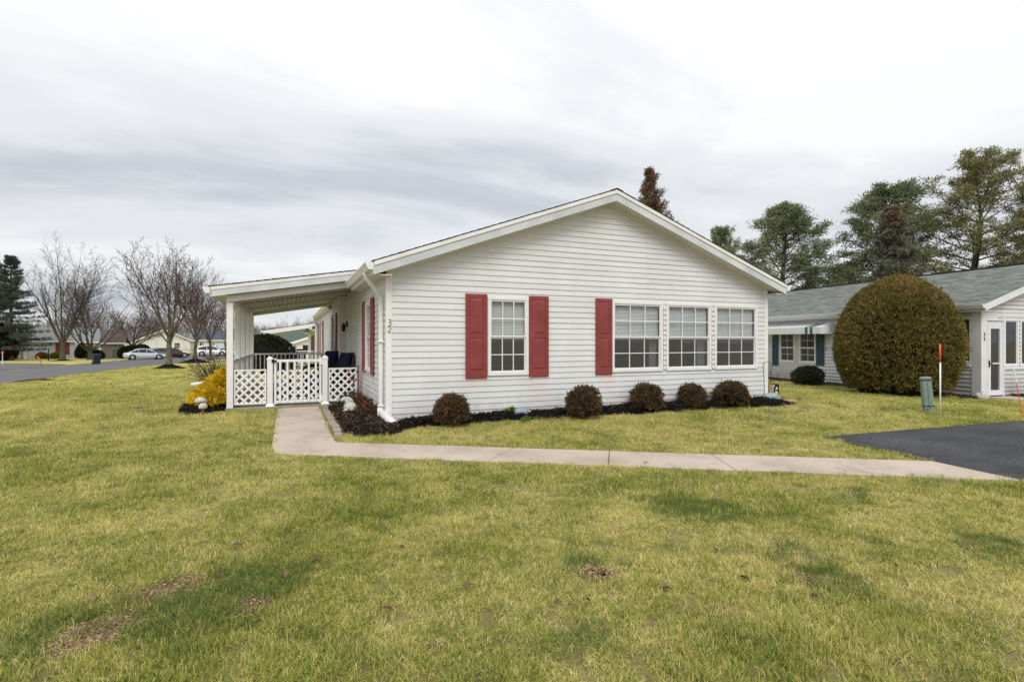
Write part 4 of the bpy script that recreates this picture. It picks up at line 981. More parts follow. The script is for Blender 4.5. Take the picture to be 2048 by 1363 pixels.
mb = MB(); mb.tube([(0, 0, 0), (0, 0, .62)], .007, 6); mb.build('stake', m_black, t); mb = MB(); mb.box(-.17, .17, -.022, -.008, .45, .76); mb.build('plaque', m_sign, t, bevel=.02)
mb = MB(); mb.tube([(-.1, -.025, .62), (0, -.025, .64), (.1, -.025, .60)], .006, 5); mb.build('scroll', m_terra, t)
# shepherd's hook at the corner of the white house
p = G(1528, 806); p = Vector((p.x, p.y, .05)); k = depth(p)/F
t = thing('shepherd_hook', 'thin black shepherd hook beside the right corner of the white house', 'plant hook', p, -YAW)
H = 78*k; r = 8*k
mb = MB(); mb.tube([(.02*k*60, 0, -.05), (-.0, 0, H*.5), (-.02, 0, H-r)] + [(-.02 + r - r*math.cos(a), 0, H - r + r*math.sin(a)) for a in np.linspace(0, math.pi, 9)] + [(-.02+2*r+.01, 0, H-r-.06), (-.02+2*r+.035, 0, H-r-.07)], .006, 6); mb.build('rod', m_black, t)
# garden flag, upright white box and low ornaments at the corner
p = G(1551.5, 796.5); kf = depth(p)/F
t = thing('garden_flag', 'black garden flag with a white bird and yellow shape behind the house corner', 'flag', p, -YAW)
m_fy = M('flag_yellow', (.62, .62, .05), rough=.8); m_fb = M('flag_black', (.012, .014, .02), rough=.9); m_fw = M('flag_white', (.7, .7, .7), rough=.8)
fw, fh = 10.5*kf, 29*kf
mb = MB(); mb.tube([(fw*.58, 0, 0), (fw*.58, 0, fh*1.0), (-fw*.5, 0, fh*1.02)], .006, 6); mb.build('stand', m_black, t)
mb = MB(); mb.box(-fw*.5, fw*.5, -.004, .004, fh*.05, fh*.98); mb.build('cloth', m_fb, t)
mb = MB(); mb.prism([(-.4*fw, .02*fh), (-.3*fw, .3*fh), (-.05*fw, .46*fh), (.35*fw, .44*fh), (.42*fw, .3*fh), (.38*fw, .1*fh), (.1*fw, .2*fh), (-.05*fw, .06*fh)], lambda a, b: (a, -.0085, b+fh*.05), lambda a, b: (a, -.0045, b+fh*.05)); mb.build('yellow_shape', m_fy, t)
mb = MB(); mb.prism([(-.1*fw, .58*fh), (.15*fw, .60*fh), (.3*fw, .66*fh), (.28*fw, .76*fh), (.1*fw, .80*fh), (.02*fw, .72*fh)], lambda a, b: (a, -.0085, b), lambda a, b: (a, -.0045, b)); mb.prism([(-.42*fw, .8*fh), (-.26*fw, .8*fh), (-.26*fw, .93*fh), (-.42*fw, .93*fh)], lambda a, b: (a, -.0085, b), lambda a, b: (a, -.0045, b)); mb.build('white_shape', m_fw, t)
p = G(1540.5, 797)
t = thing('birdhouse_post', 'short tan and grey painted garden post behind the house corner', 'garden post', p, -YAW)
m_tan = M('tan_wood', (.42, .27, .13), (.34, .21, .1), 12, .8); m_greyw = M('grey_wood', (.36, .34, .36), (.28, .27, .29), 12, .8)
mb = MB(); mb.box(-4.5*kf, 0, -.05, .05, 0, 27*kf); mb.build('tan_side', m_tan, t, bevel=.004); mb = MB(); mb.box(.002, 5*kf, -.05, .05, 0, 27*kf); mb.build('grey_side', m_greyw, t, bevel=.004)
def remeshed(name, mb, mat, parent=None, voxel=.01):
    me = mb.mesh(name, mat); o = bpy.data.objects.new(name, me); COL.objects.link(o); o.parent = parent
    md = o.modifiers.new('r', 'REMESH'); md.mode = 'VOXEL'; md.voxel_size = voxel; md.use_smooth_shade = True
    sm = o.modifiers.new('s', 'SMOOTH'); sm.iterations = 4; sm.factor = .5
    return o
m_teal = M('teal_glaze', (.16, .24, .235), (.09, .15, .15), 20, .35, .5); m_bluew = M('blue_white_glaze', (.35, .45, .5), (.16, .24, .30), 26, .4, .5)
def ornament(name, label, cat, loc, shape, mat, s=1, rz=0):
    mb = MB()
    for c, r, *ro in shape: mb.ell([x*s for x in c], [x*s for x in r], 12, 8, Matrix.Rotation(R(ro[0]), 3, 'Y') if ro else None)
    o = remeshed(name, mb, mat, None, .0055*s); o.location = loc; o.rotation_euler = (0, 0, rz); return tag(o, label, cat)
frog = [((0, 0, .06), (.14, .09, .055)), ((.06, 0, .12), (.06, .05, .05)), ((.09, .03, .18), (.018, .015, .05), 20), ((-.10, .06, .03), (.06, .03, .03)), ((-.1, -.06, .03), (.06, .03, .03)), ((.12, .07, .02), (.05, .02, .02)), ((.12, -.07, .02), (.05, .02, .02)), ((.02, .0, .15), (.03, .05, .06), -30)]
p = G(1508, 801); ornament('frog_figure', 'teal glazed frog figure on the mulch near the house corner', 'figure', (p.x, p.y, .09), frog, m_teal, 1.15, -YAW)
turt = [((0, 0, .06), (.15, .11, .07)), ((.17, 0, .05), (.05, .035, .03)), ((.09, .09, .025), (.05, .03, .02)), ((.09, -.09, .025), (.05, .03, .02)), ((-.1, .09, .025), (.05, .03, .02)), ((-.1, -.09, .025), (.05, .03, .02))]
p = G(1541, 806); ornament('turtle_figure', 'pale blue green turtle figure lying at the right end of the bed', 'figure', (p.x, p.y, .07), turt, m_bluew, 1.2, -YAW+.3)
p = G(1357, 812); ornament('turtle_figure', 'blue and white mottled turtle figure between the third and fourth shrubs', 'figure', (p.x, p.y, .09), turt, m_bluew, .9, -YAW+2.8)
p = G(1042, 838); ornament('turtle_figure', 'blue and white mottled turtle figure lying between the first two shrubs', 'figure', (p.x, p.y, .09), turt, m_bluew, .85, -YAW+.2)
p = G(1576, 806); rock('flat tan stone at the right tip of the front bed', (p.x, p.y, .01), (.30, .11, .05), 8, m_tan)
p = G(788, 856); rock('small tan stone beside the downspout drain pipe', (p.x+.1, p.y+.1, .04), (.12, .06, .05), 9, m_tan)
# drain pipe on the grass at the foot of the downspout
pb = G(789, 861)
t = thing('drain_pipe', 'short white plastic drain pipe lying below the downspout at the corner', 'pipe', (pb.x, pb.y, 0))
a_ = Vector((-.07, v_-.12, .20)) - Vector((pb.x, pb.y, 0)); mb = MB(); b_ = Vector((0, 0, .075)); dd = (b_-a_)
mb.tube([a_, a_ + dd*.15, a_ + dd*.2, b_], [.055, .055, .07, .072], 16, cap=False); mb.tube([b_, a_ + dd*.25], [.062, .06], 16, cap=False)
mb.build('pipe', m_white, t, smooth=True)
p = G(382, 775); t = thing('drain_pipe', 'white drain pipe end poking out left of the golden shrub', 'pipe', p, R(200))
mb = MB(); mb.tube([(0, 0, .08), (-1.1, 0, .16)], .06, 12); mb.build('pipe', m_white, t, smooth=True)
# rabbit statue
rab = [((.02, 0, .10), (.115, .085, .10)), ((-.015, 0, .17), (.065, .06, .09), -25), ((-.085, 0, .245), (.062, .05, .048), 12), ((-.135, 0, .225), (.034, .032, .028)), ((.005, .032, .245), (.078, .014, .024), 38), ((.005, -.032, .245), (.078, .014, .024), 38), ((.115, 0, .07), (.035, .035, .035)), ((-.06, .05, .03), (.07, .028, .03)), ((-.06, -.05, .03), (.07, .028, .03)), ((-.07, .04, .12), (.025, .022, .06), 20), ((-.07, -.04, .12), (.025, .022, .06), 20), ((.04, .065, .07), (.07, .035, .065)), ((.04, -.065, .07), (.07, .035, .065))]
p = G(699, 834); ornament('rabbit_statue', 'white stone rabbit statue facing the gate in the corner bed', 'statue', (p.x, p.y, .09), rab, m_stone_w, .95, -YAW)
# two white-capped garden mushrooms
def mushroom(label, px, py, capw, caph, hgt, lean):
    p = G(px, py); k = depth(p)/F; t = thing('garden_mushroom', label, 'garden ornament', p, -YAW, 'white garden mushrooms')
    w, h, H = capw*k/2, caph*k, hgt*k
    mb = MB(); mb.tube([(0, 0, -.02), (lean*.3, 0, H*.4), (lean, 0, H-h*.6)], [w*.42, w*.34, w*.3], 10); mb.build('stem', m_terra, t, smooth=True)
    mb = MB(); mb.lathe([(w*.25, H-h*.75), (w*.8, H-h*.85), (w*.98, H-h*.7), (w, H-h*.5), (w*.85, H-h*.22), (w*.5, H-h*.04), (.01, H)], (lean, 0, 0), 18); mb.build('cap', m_stone_w, t, smooth=True)
mushroom('taller white capped garden mushroom beside the golden shrub', 401, 824, 22, 12, 29, .0)
mushroom('lower white capped garden mushroom in front of the taller one', 406, 828, 16, 13, 22, .0)
# fallen stick on the left lawn
p = G(72, 764); t = thing('fallen_branch', 'small dead branch lying on the grass near the street', 'branch', p, .3)
mb = MB(); mb.tube([(-.6, 0, .03), (-.2, .05, .08), (.15, 0, .1), (.5, .05, .06)], [.015, .03, .03, .01], 6); mb.tube([(0, .02, .1), (.25, -.15, .06), (.5, -.2, .03)], [.02, .015, .006], 5); mb.build('wood', M('dead_wood', (.07, .05, .035), rough=.9), t)
# ------------------------------------------------------------------ vegetation
m_twig_r = M('reddish_twig', (.115, .068, .060), (.075, .046, .042), 3, .9, .1)
m_twig_g = M('grey_twig', (.085, .068, .056), (.055, .045, .038), 3, .9, .1)
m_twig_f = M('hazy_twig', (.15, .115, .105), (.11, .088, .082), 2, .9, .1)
m_bark1 = M('grey_bark', (.15, .125, .10), (.06, .05, .042), 9, .95, .1, .8, 30, .02, stretch=(1, 1, .4))
m_bark2 = M('lichen_bark', (.20, .175, .12), (.08, .066, .052), 8, .95, .1, .8, 30, .02, stretch=(1, 1, .5))
UP = Vector((0, 0, 1))
def bare_tree(seed, H, clear, nl, spread, trop, r0, levels=4, cap=8000, lean=(0, 0), dens=1.0, twig=.005, leader=True):
    rg = random.Random(seed); thick, thin = [], []
    def limb(p, d, L, r, lv, leader_=False):
        n = max(3, min(13, int(L/(.05*H if lv == 0 else .04*H)) + 2)); step = L/n; ph = rg.uniform(0, 6.28)
        for i in range(n):
            t = (i+1)/n
            d = (d + Vector((rg.gauss(0, 1), rg.gauss(0, 1), rg.gauss(0, .6)))*(.07 + .03*lv) + UP*trop*(1 if lv < 2 else .6)).normalized()
            q = p + d*step; r1 = max(twig*.5, r*(1 - 2.0/(n+1.2)*(.45+.75*t))); (thick if lv == 0 else thin).append((p, q, r, r1))
            if lv < levels-1 and t > (.22 if lv else .3) and len(thick) + len(thin) < cap:
                for _ in range((2 if rg.random() < .55*dens else 1) if lv < 2 else (1 if rg.random() < .8*dens else 0)):
                    ph += 2.4 + rg.uniform(-.5, .5); ax = d.orthogonal().normalized(); ax.rotate(Matrix.Rotation(ph, 3, d))
                    cd = d.copy(); cd.rotate(Matrix.Rotation(R(rg.uniform(24, 50)), 3, ax))
                    limb(q, cd, L*(1.02 - .66*t)*rg.uniform(.36, .62), max(twig, r1*rg.uniform(.45, .65)), lv+1)
            p, r = q, r1
    p = Vector((0, 0, -.1)); d = Vector((lean[0], lean[1], 1)).normalized(); n = 5; r = r0*1.35
    for i in range(n):
        q = p + d*(clear/n); r1 = r0*(1.35 - .45*min(1, (i+1)/2)) if i < 2 else r0*(.9 - .03*i)
        thick.append((p, q, r, r1)); p, r = q, r1; d = (d + Vector((rg.gauss(0, .02), rg.gauss(0, .02), 0))).normalized()
    off = rg.uniform(0, 6.28)
    for i in range(nl):
        az = off + 6.283*i/nl + rg.uniform(-.3, .3); sp = R(spread*rg.uniform(.55, 1.15))
        if leader and i == 0: sp = R(5)
        dd = Vector((math.sin(sp)*math.cos(az), math.sin(sp)*math.sin(az), math.cos(sp)))
        limb(p - d*clear*.28*rg.random(), dd, (H-clear)*rg.uniform(.78, 1.02), r0*rg.uniform(.30, .46), 0)
    return thick, thin
def seg_mesh(name, segs, n, mat):
    P0 = np.array([s[0][:] for s in segs]); P1 = np.array([s[1][:] for s in segs]); R0 = np.array([s[2] for s in segs]); R1 = np.array([s[3] for s in segs])
    return np_mesh(name, *tube_np(P0, P1, R0, R1, n), mat, smooth=True)
def topz(me):
    co = np.empty(len(me.vertices)*3, np.float32); me.vertices.foreach_get('co', co); return float(np.percentile(co[2::3], 99.9))
def plant_bare(label, loc, meshes, s=1, rz=0, group='bare deciduous trees', name='bare_tree', top=None):
    if top: s = vh(loc, top)/topz(meshes[1])
    t = thing(name, label, 'tree', loc, rz, group); t.scale = (s, s, s)
    link('trunk', meshes[0], t); link('crown', meshes[1], t); return t
def bare_meshes(seed, mats, **k):
    th, tn = bare_tree(seed, **k)
    return seg_mesh('trunk', th, 7, mats[0]), seg_mesh('crown', tn, 3, mats[1])
def mound(label, p, r, h, seed):
    rr = random.Random(seed); mb = MB(); n = 26; rings = [(0, 1), (.15, .93), (.35, .66), (.6, .36), (.85, .1), (1.0, -.12)]
    for q, z in rings[1:]:
        for j in range(n):
            a = 6.2832*j/n; mb.v.append((r*q*math.cos(a)*(1+rr.uniform(-.05, .05)), r*q*math.sin(a)*(1+rr.uniform(-.05, .05)), h*z + rr.uniform(-.02, .02)))
    for i in range(len(rings)-2):
        for j in range(n): mb.f.append((i*n+j, i*n+(j+1) % n, (i+1)*n+(j+1) % n, (i+1)*n+j))
    mb.f.append(tuple(range(n-1, -1, -1)))
    o = mb.build('mulch_mound', m_soil, smooth=True); o.location = p; tag(o, label, 'mulch', 'mulch mounds round the street trees')
def vh(p, y_top): return (682 - y_top)/F*depth(p) + CAM[2] - p.z

p = G(338, 738); H = vh(p, 468)
mT2 = bare_meshes(21, (m_bark2, m_twig_r), H=H, clear=H*.26, nl=9, spread=40, trop=.075, r0=.19, cap=16000, dens=1.0, twig=.012)
plant_bare('leafless tree with lichen grey trunk rising from a black mulch cone, nearest the street', p, mT2, top=470)
mound('black mulch cone round the nearest street tree', p, 35*depth(p)/F, 11*depth(p)/F, 1)
p = G(390, 725.5); H = vh(p, 503)
mT3 = bare_meshes(22, (m_bark1, m_twig_r), H=H, clear=H*.27, nl=9, spread=42, trop=.07, r0=.22, cap=14000, dens=1.0, twig=.013)
plant_bare('leafless tree on the second mulch cone, just right of the nearest street tree', p, mT3, top=508)
mound('black mulch cone round the second street tree', p, 34*depth(p)/F, 8.5*depth(p)/F, 2)
p = G(421, 721); plant_bare('slim leafless tree just left of the porch post, behind the second mulch cone', p, mT3, vh(p, 560)/H, 2.0)
p = G(452, 717); mT5 = bare_meshes(25, (m_bark1, m_twig_g), H=5, clear=1.2, nl=5, spread=32, trop=.06, r0=.06, cap=2500)
plant_bare('thin young leafless tree closest to the porch post on its left', p, mT5, vh(p, 600)/5)
p = G(125, 721.5); H = vh(p, 466)
mT1 = bare_meshes(33, (m_bark1, m_twig_g), H=H, clear=H*.17, nl=9, spread=36, trop=.05, r0=.34, cap=14000, lean=(.06, 0), twig=.017)
plant_bare('tall vase shaped leafless maple in front of the house with red shutters', p, mT1, top=470)
mound('low mulch ring under the tall maple across the street', p, 22*depth(p)/F, 3*depth(p)/F, 3)
p = G(265, 715); mT6 = bare_meshes(41, (m_bark1, m_twig_r), H=7.2, clear=1.7, nl=9, spread=58, trop=.06, r0=.26, cap=12000, leader=False, dens=1.0, twig=.014)
plant_bare('spreading leafless tree in front of the silver sedan', p, mT6, vh(p, 606)/7.2)
p = G(180, 719.5); mT7 = bare_meshes(42, (m_bark1, m_twig_f), H=8.5, clear=1.2, nl=8, spread=62, trop=.09, r0=.24, cap=12000, leader=False, dens=1.0, twig=.014)
plant_bare('low branching leafless tree behind the trash bin', p, mT7, vh(p, 566)/8.5)
# leafless trees farther off, each placed on its own
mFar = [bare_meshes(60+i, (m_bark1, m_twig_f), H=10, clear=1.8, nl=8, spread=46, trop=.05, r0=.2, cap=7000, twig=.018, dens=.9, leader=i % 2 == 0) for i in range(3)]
far_list = [(205, 96, 590, 'between the maple and the nearest street tree, tallest of the far ones'), (232, 104, 615, 'above the tan garage'), (300, 100, 600, 'above the parked silver car'), (322, 112, 625, 'just left of the lichen trunk, far back'), (360, 98, 610, 'between the two mulch cones, far back'), (402, 120, 600, 'above the white parked cars'), (440, 110, 590, 'left of the porch post, far back'), (160, 110, 620, 'over the roof of the red shuttered house'), (425, 150, 640, 'behind the blue grey roofed house'),
            (535, 120, 640, 'seen under the porch roof, left one'), (565, 112, 632, 'seen under the porch roof, middle one'), (597, 118, 640, 'seen under the porch roof, right one'), (515, 105, 650, 'seen under the porch roof, beside the dark shrub'), (280, 130, 630, 'behind the spreading tree, far back'), (345, 140, 640, 'behind the lichen trunk, far back')]
for i, (px, D, yt, where) in enumerate(far_list):
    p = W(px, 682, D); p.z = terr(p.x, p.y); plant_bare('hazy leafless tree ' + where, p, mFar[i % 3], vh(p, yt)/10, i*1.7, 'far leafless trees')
# far woods closing the view
rng = np.random.default_rng(5); N = 16000
px = rng.uniform(-500, 760, N); D = rng.uniform(150, 210, N); a = (px-1024)/F
C = np.stack([CAM[0] + (a*CY_+SY_)*D, CAM[1] + (-a*SY_+CY_)*D, np.zeros(N)], 1); hgt = rng.uniform(1, 1, N)*(8 + 2.5*np.sin(px*.021) + 2*np.sin(px*.05+1))*D/170
C[:, 2] = -1 + hgt*rng.random(N)**.9*.8; L = rng.uniform(1.0, 3.0, N)
dr_ = np.stack([rng.normal(0, .45, N), rng.normal(0, .45, N), np.ones(N)], 1); dr_ = nrm(dr_)*L[:, None]
V, Fc = tube_np(C, C+dr_, np.full(N, .05), np.full(N, .015), 3)
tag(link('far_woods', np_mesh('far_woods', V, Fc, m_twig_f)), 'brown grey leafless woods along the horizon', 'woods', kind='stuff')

# conifers
m_pine = leafM('pine_needles', [(.0, (.08, .10, .055)), (.45, (.18, .21, .11)), (.8, (.29, .31, .17)), (1, (.40, .38, .22))], .7, .15, .25, .4)
m_pine_o = leafM('olive_pine_needles', [(.0, (.10, .105, .05)), (.45, (.21, .205, .09)), (.8, (.33, .31, .15)), (1, (.44, .38, .20))], .7, .15, .25, .4)
m_spruce = leafM('spruce_needles', [(.0, (.032, .045, .034)), (.6, (.08, .10, .075)), (1, (.20, .21, .15))], .7, .1, .4, .3)
m_spruce_b = leafM('blue_spruce_needles', [(.0, (.08, .085, .065)), (.5, (.17, .175, .135)), (.85, (.27, .265, .20)), (1, (.33, .26, .18))], .7, .1, .4, .3)
m_brownleaf = leafM('brown_leaves', [(.0, (.07, .052, .034)), (.4, (.15, .10, .062)), (.75, (.24, .145, .09)), (1, (.36, .25, .17))], .8, .15, .5, .3)
m_rusty = leafM('rusty_needles', [(.0, (.10, .06, .04)), (.5, (.22, .13, .085)), (1, (.36, .24, .16))], .8, .15, .5, .3)
def pine(seed, H, Rm, mat, tufts=4200, low=.12, needle=.27, wn=.05, top=.9):
    rg = np.random.default_rng(seed); rd = random.Random(seed); segs = []; C = []; Dn = []
    p = Vector((0, 0, -.2)); n = 14; tr = []
    for i in range(n+1):
        z = H*i/n*.98; tr.append(Vector((.12*math.sin(i*.9+seed), .12*math.cos(i*.7+seed), z)))
    r_at = lambda z: .028*H*(1 - z/H)*.75 + .03
    thick = [(a, b, r_at(a.z), r_at(b.z)) for a, b in zip(tr, tr[1:])]
    z = H*low; k = 0
    while z < H*.985:
        t = z/H; nb_ = rd.choice((3, 4, 4, 5)); az0 = rd.uniform(0, 6.28)
        prof = Rm*(min(1, (t-low+.12)/.22))*(1 - max(0, (t-.40)/.66)**1.9)
        for b in range(nb_):
            az = az0 + 6.283*b/nb_ + rd.uniform(-.3, .3); L = max(.4, prof*rd.uniform(.55, 1.12)); el = .02 + .95*t**1.8 + rd.uniform(-.1, .18)
            d = Vector((math.cos(az)*math.cos(el), math.sin(az)*math.cos(el), math.sin(el))); q = tr[min(n, int(t*n))].lerp(tr[min(n, int(t*n)+1)], t*n-int(t*n)); q = Vector((q.x, q.y, z)); m = 6; rb = .012*H*(1-t)*.6 + .02
            for i in range(m):
                d = (d + Vector((rd.gauss(0, .12), rd.gauss(0, .12), .05 + rd.gauss(0, .05)))).normalized(); e = q + d*(L/m); segs.append((q, e, rb*(1-i/m*.8), rb*(1-(i+1)/m*.8)))
                s = (i+1)/m
                if s > .28:
                    for _ in range(3 if s > .5 else 2):
                        sd = (d*.7 + Vector((rd.gauss(0, .7), rd.gauss(0, .7), rd.gauss(.12, .3)))).normalized(); sl = L*.30*rd.uniform(.4, 1.1)*(1.15-s*.5); f = e + sd*sl
                        segs.append((e, f, .018, .008))
                        for w in (.55, .95): C.append(e.lerp(f, w) + Vector((rd.gauss(0, .07), rd.gauss(0, .07), rd.gauss(.02, .07)))); Dn.append(sd + UP*.35)
                q = e
            C.append(q); Dn.append(d)
        z += H*(.036 + .022*rd.random()); k += 1
    C = np.array([c[:] for c in C]); Dn = np.array([d[:] for d in Dn])
    per = max(8, min(24, int(52000/len(C)))); Cc = np.repeat(C, per, 0); N = len(Cc)
    Dd = nrm(np.repeat(nrm(Dn), per, 0)*.55 + rg.normal(size=(N, 3))*.62); Cc = Cc + rg.normal(size=(N, 3))*[.16, .16, .09]
    V, Fc = leaf_np(Cc, Dd, rg.uniform(.55, 1.1, N)*needle, wn, rg)
    shade = np.repeat(rg.random(len(C)), per)*.6 + rg.random(N)*.4
    return seg_mesh('trunk', thick, 8, m_bark1), seg_mesh('limbs', segs, 3, m_bark1), np_mesh('crown', V, Fc, mat, shade)
def spruce(seed, H, Rm, mat, needle=.22, wn=.06, droop=.25, low=.04, per=22, gaps=.0, top_mat=None, brown=0):
    rg = np.random.default_rng(seed); rd = random.Random(seed); segs = []; C = []; Dn = []
    thick = [((0, 0, H*i/8), (0, 0, H*(i+1)/8), .02*H*(1-i/8)+.02, .02*H*(1-(i+1)/8)+.02) for i in range(8)]
    thick = [(Vector(a), Vector(b), c, d) for a, b, c, d in thick]
    z = H*low
    while z < H*.99:
        t = z/H; prof = Rm*(1-t)**.85*(.75+.25*min(1, t/.15)) + .12
        nb_ = 7 if t < .8 else 5; az0 = rd.uniform(0, 6.28)
        for b in range(nb_):
            if rd.random() < gaps: continue
            az = az0 + 6.283*b/nb_ + rd.uniform(-.35, .35); L = prof*rd.uniform(.65, 1.12); el = .5*t - droop + rd.uniform(-.08, .1)
            d = Vector((math.cos(az)*math.cos(el), math.sin(az)*math.cos(el), math.sin(el))); q = Vector((0, 0, z)); m = 5
            for i in range(m):
                d = (d + Vector((rd.gauss(0, .06), rd.gauss(0, .06), .05))).normalized(); e = q + d*(L/m); segs.append((q, e, .03*(1-i/m)+.008, .03*(1-(i+1)/m)+.008)); s = (i+1)/m
                side = d.cross(UP).normalized()
                for sg in (-1, 1):
                    sd = (d*.8 + side*sg*.8 + Vector((0, 0, rd.gauss(-.12, .12)))).normalized(); f = e + sd*L*.26*(1.1-s*.6)*rd.uniform(.6, 1.2)
                    for w in (.3, .7, 1): C.append(e.lerp(f, w)); Dn.append(sd)
                C.append(e); Dn.append(d); q = e
        z += H*(.026 + .012*rd.random())
    C = np.array([c[:] for c in C]); Dn = np.array([d[:] for d in Dn]); Cc = np.repeat(C, per, 0); N = len(Cc)
    Dd = nrm(np.repeat(nrm(Dn), per, 0)*.8 + rg.normal(size=(N, 3))*.5 - [0, 0, .1]); Cc = Cc + rg.normal(size=(N, 3))*.07
    V, Fc = leaf_np(Cc, Dd, rg.uniform(.6, 1.1, N)*needle, wn, rg); shade = np.repeat(rg.random(len(C)), per)*.55 + rg.random(N)*.45
    me = np_mesh('crown', V, Fc, mat, shade)
    if top_mat:
        me.materials.append(top_mat); zt_ = Cc[:, 2]/H + np.repeat(rg.normal(0, .09, len(C)), per); mi = (zt_ > brown).astype(np.int32); me.polygons.foreach_set('material_index', mi)
    return seg_mesh('trunk', thick, 8, m_bark1), seg_mesh('limbs', segs, 3, m_bark1), me
def plant_con(name, label, loc, ms, top, rz=0, group='evergreen trees', cat='tree', squash=1):
    s = vh(loc, top)/topz(ms[2]); t = thing(name, label, cat, loc, rz, group); t.scale = (s*squash, s*squash, s)
    for nm, me in zip(('trunk', 'limbs', 'crown'), ms): link(nm, me, t)
    return t
def at_px(px, D): q = W(px, 682, D); q.z = terr(q.x, q.y); return q
pA = pine(1, 12, 4.0, m_pine); pB = pine(2, 14, 5.0, m_pine_o); pC = pine(3, 13, 4.2, m_pine)
p = at_px(1568, 40); plant_con('pine_tree', 'broad dark green pine right behind the eave of the white house', p, pA, 408, .4, squash=1.25)
p = at_px(1443, 46); plant_con('pine_tree', 'small pine crown just showing above the white house roof', p, pC, 453, 1.2, squash=.7)
p = at_px(1775, 38); plant_con('pine_tree', 'ragged olive pine behind the big rounded shrub', p, pC, 370, 2.2, squash=1.3)
p = at_px(1955, 35); plant_con('pine_tree', 'tallest pine at the far right, rising above the roof of house 33', p, pB, 300, .9, squash=1.15)
p = at_px(2100, 33); plant_con('pine_tree', 'pine cut off by the right edge of the picture', p, pB, 340, 2.9)
p = at_px(1690, 52); plant_con('pine_tree', 'low pine between the dark green and the ragged olive pines', p, pA, 528, 3.3, squash=1.25)
sB = spruce(11, 9, 2.5, m_spruce_b, .20, .045, .15, .04, 16, .12, top_mat=m_rusty, brown=.93)
p = at_px(1785, 31); plant_con('spruce_tree', 'grey green spruce with a rusty brown top behind the rounded shrub', p, sB, 415)
# narrow conifer gone rusty brown
sR = spruce(17, 11, 3.3, m_brownleaf, .16, .042, -.30, .15, 8, .2)
p = at_px(1300, 34); plant_con('brown_conifer', 'narrow feathery conifer with rusty brown foliage behind the roof ridge', p, sR, 338, 1.0)
# dark spruces at the far left
sA_ = spruce(12, 12, 3.9, m_spruce, .28, .055, .26, .12, 8, .40)
p = G(22, 721); plant_con('spruce_tree', 'tall dark spruce with sweeping boughs left of the maple', p, sA_, 512, .5)
p = G(-8, 719); plant_con('spruce_tree', 'dark spruce at the left edge of the picture, behind the first', p, sA_, 522, 2.4, squash=.8)

# clipped and rounded shrubs
def dome_pts(rg, N, r, k=1.0, flat=0):
    d = nrm(rg.normal(size=(N, 3))); d[:, 2] = np.where(d[:, 2] < -.55, -d[:, 2], d[:, 2]); return d
def shrub_mesh(seed, rx, ry, H, N, L, Wd, mat, egg=.0, up=.5, lump=.05, hull=None, shell=(.86, 1.04), base=.42, spray=1, hollow=0., shoots=0, inner=.86, wild=.55):
    """leafy closed surface made of little sprays; returns foliage mesh and inner body mesh (origin on the ground)"""
    rg = np.random.default_rng(seed); n0 = N//spray; d = dome_pts(rg, n0, 1)
    def f3(q, k, s): return (np.sin(q[:, 0]*k+s)*np.cos(q[:, 1]*k*1.13+2*s) + np.sin(q[:, 1]*k*.9+s)*np.cos(q[:, 2]*k*1.21+s) + np.sin(q[:, 2]*k*1.07+3*s)*np.cos(q[:, 0]*k*.93-s))/3
    if hollow:
        keep = (f3(d, 9, seed) + .6*f3(d, 21, seed+1) + rg.normal(0, .12, n0)) < 1 - hollow*2.2; d = d[keep]
    n1 = len(d); lum_ = 1 + lump*(1.6*f3(d, 3.1, seed) + 1.0*f3(d, 8, seed+2))
    hz_ = d[:, 2]; wr = np.where(hz_ > 0, 1 - egg*hz_**2, 1 + .12*hz_)
    s = rg.uniform(*shell, n1)*lum_
    if shoots:
        k = rg.random(n1) < shoots; s = np.where(k, s*rg.uniform(1.03, 1.16, n1), s)
    C = np.stack([d[:, 0]*rx*wr*s, d[:, 1]*ry*wr*s, H*base + np.where(hz_ > 0, hz_*H*(1-base), hz_*H*base*1.5)*s], 1)
    D = nrm(d + rg.normal(size=(n1, 3))*wild + [0, 0, up])
    tone = np.clip(.5 + .42*f3(d, 4.3, seed+5) + rg.normal(0, .24, n1), 0, 1)
    C = np.repeat(C, spray, 0); D = np.repeat(D, spray, 0); n = len(C)
    if spray > 1: C = C + rg.normal(size=(n, 3))*L*.35 - D*L*.3; D = nrm(D + rg.normal(size=(n, 3))*.55)
    C[:, 2] = np.maximum(C[:, 2], .02)
    V, Fc = leaf_np(C, D, rg.uniform(.55, 1.25, n)*L, rg.uniform(.7, 1.3, n)*Wd, rg)
    fol = np_mesh('foliage', V, Fc, mat, np.clip(np.repeat(tone, spray)*.72 + rg.random(n)*.28, 0, 1))
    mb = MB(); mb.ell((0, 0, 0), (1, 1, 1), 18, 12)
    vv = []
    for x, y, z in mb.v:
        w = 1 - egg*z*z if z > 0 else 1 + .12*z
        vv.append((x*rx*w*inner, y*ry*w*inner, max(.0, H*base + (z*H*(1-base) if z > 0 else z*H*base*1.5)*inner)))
    mb.v = vv; body = mb.mesh('dark_hull', hull or m_soil, smooth=True)  # solid hull; its near-black colour puts shade into the foliage gaps
    return fol, body
m_box = leafM('bronzed_boxwood', [(.0, (.03, .024, .014)), (.4, (.085, .06, .03)), (.7, (.15, .09, .042)), (.9, (.22, .11, .055)), (1, (.30, .20, .10))], .6, .15, 3, .35)
m_box_in = M('shrub_inside', (.016, .012, .008), (.008, .006, .005), 20, .95)
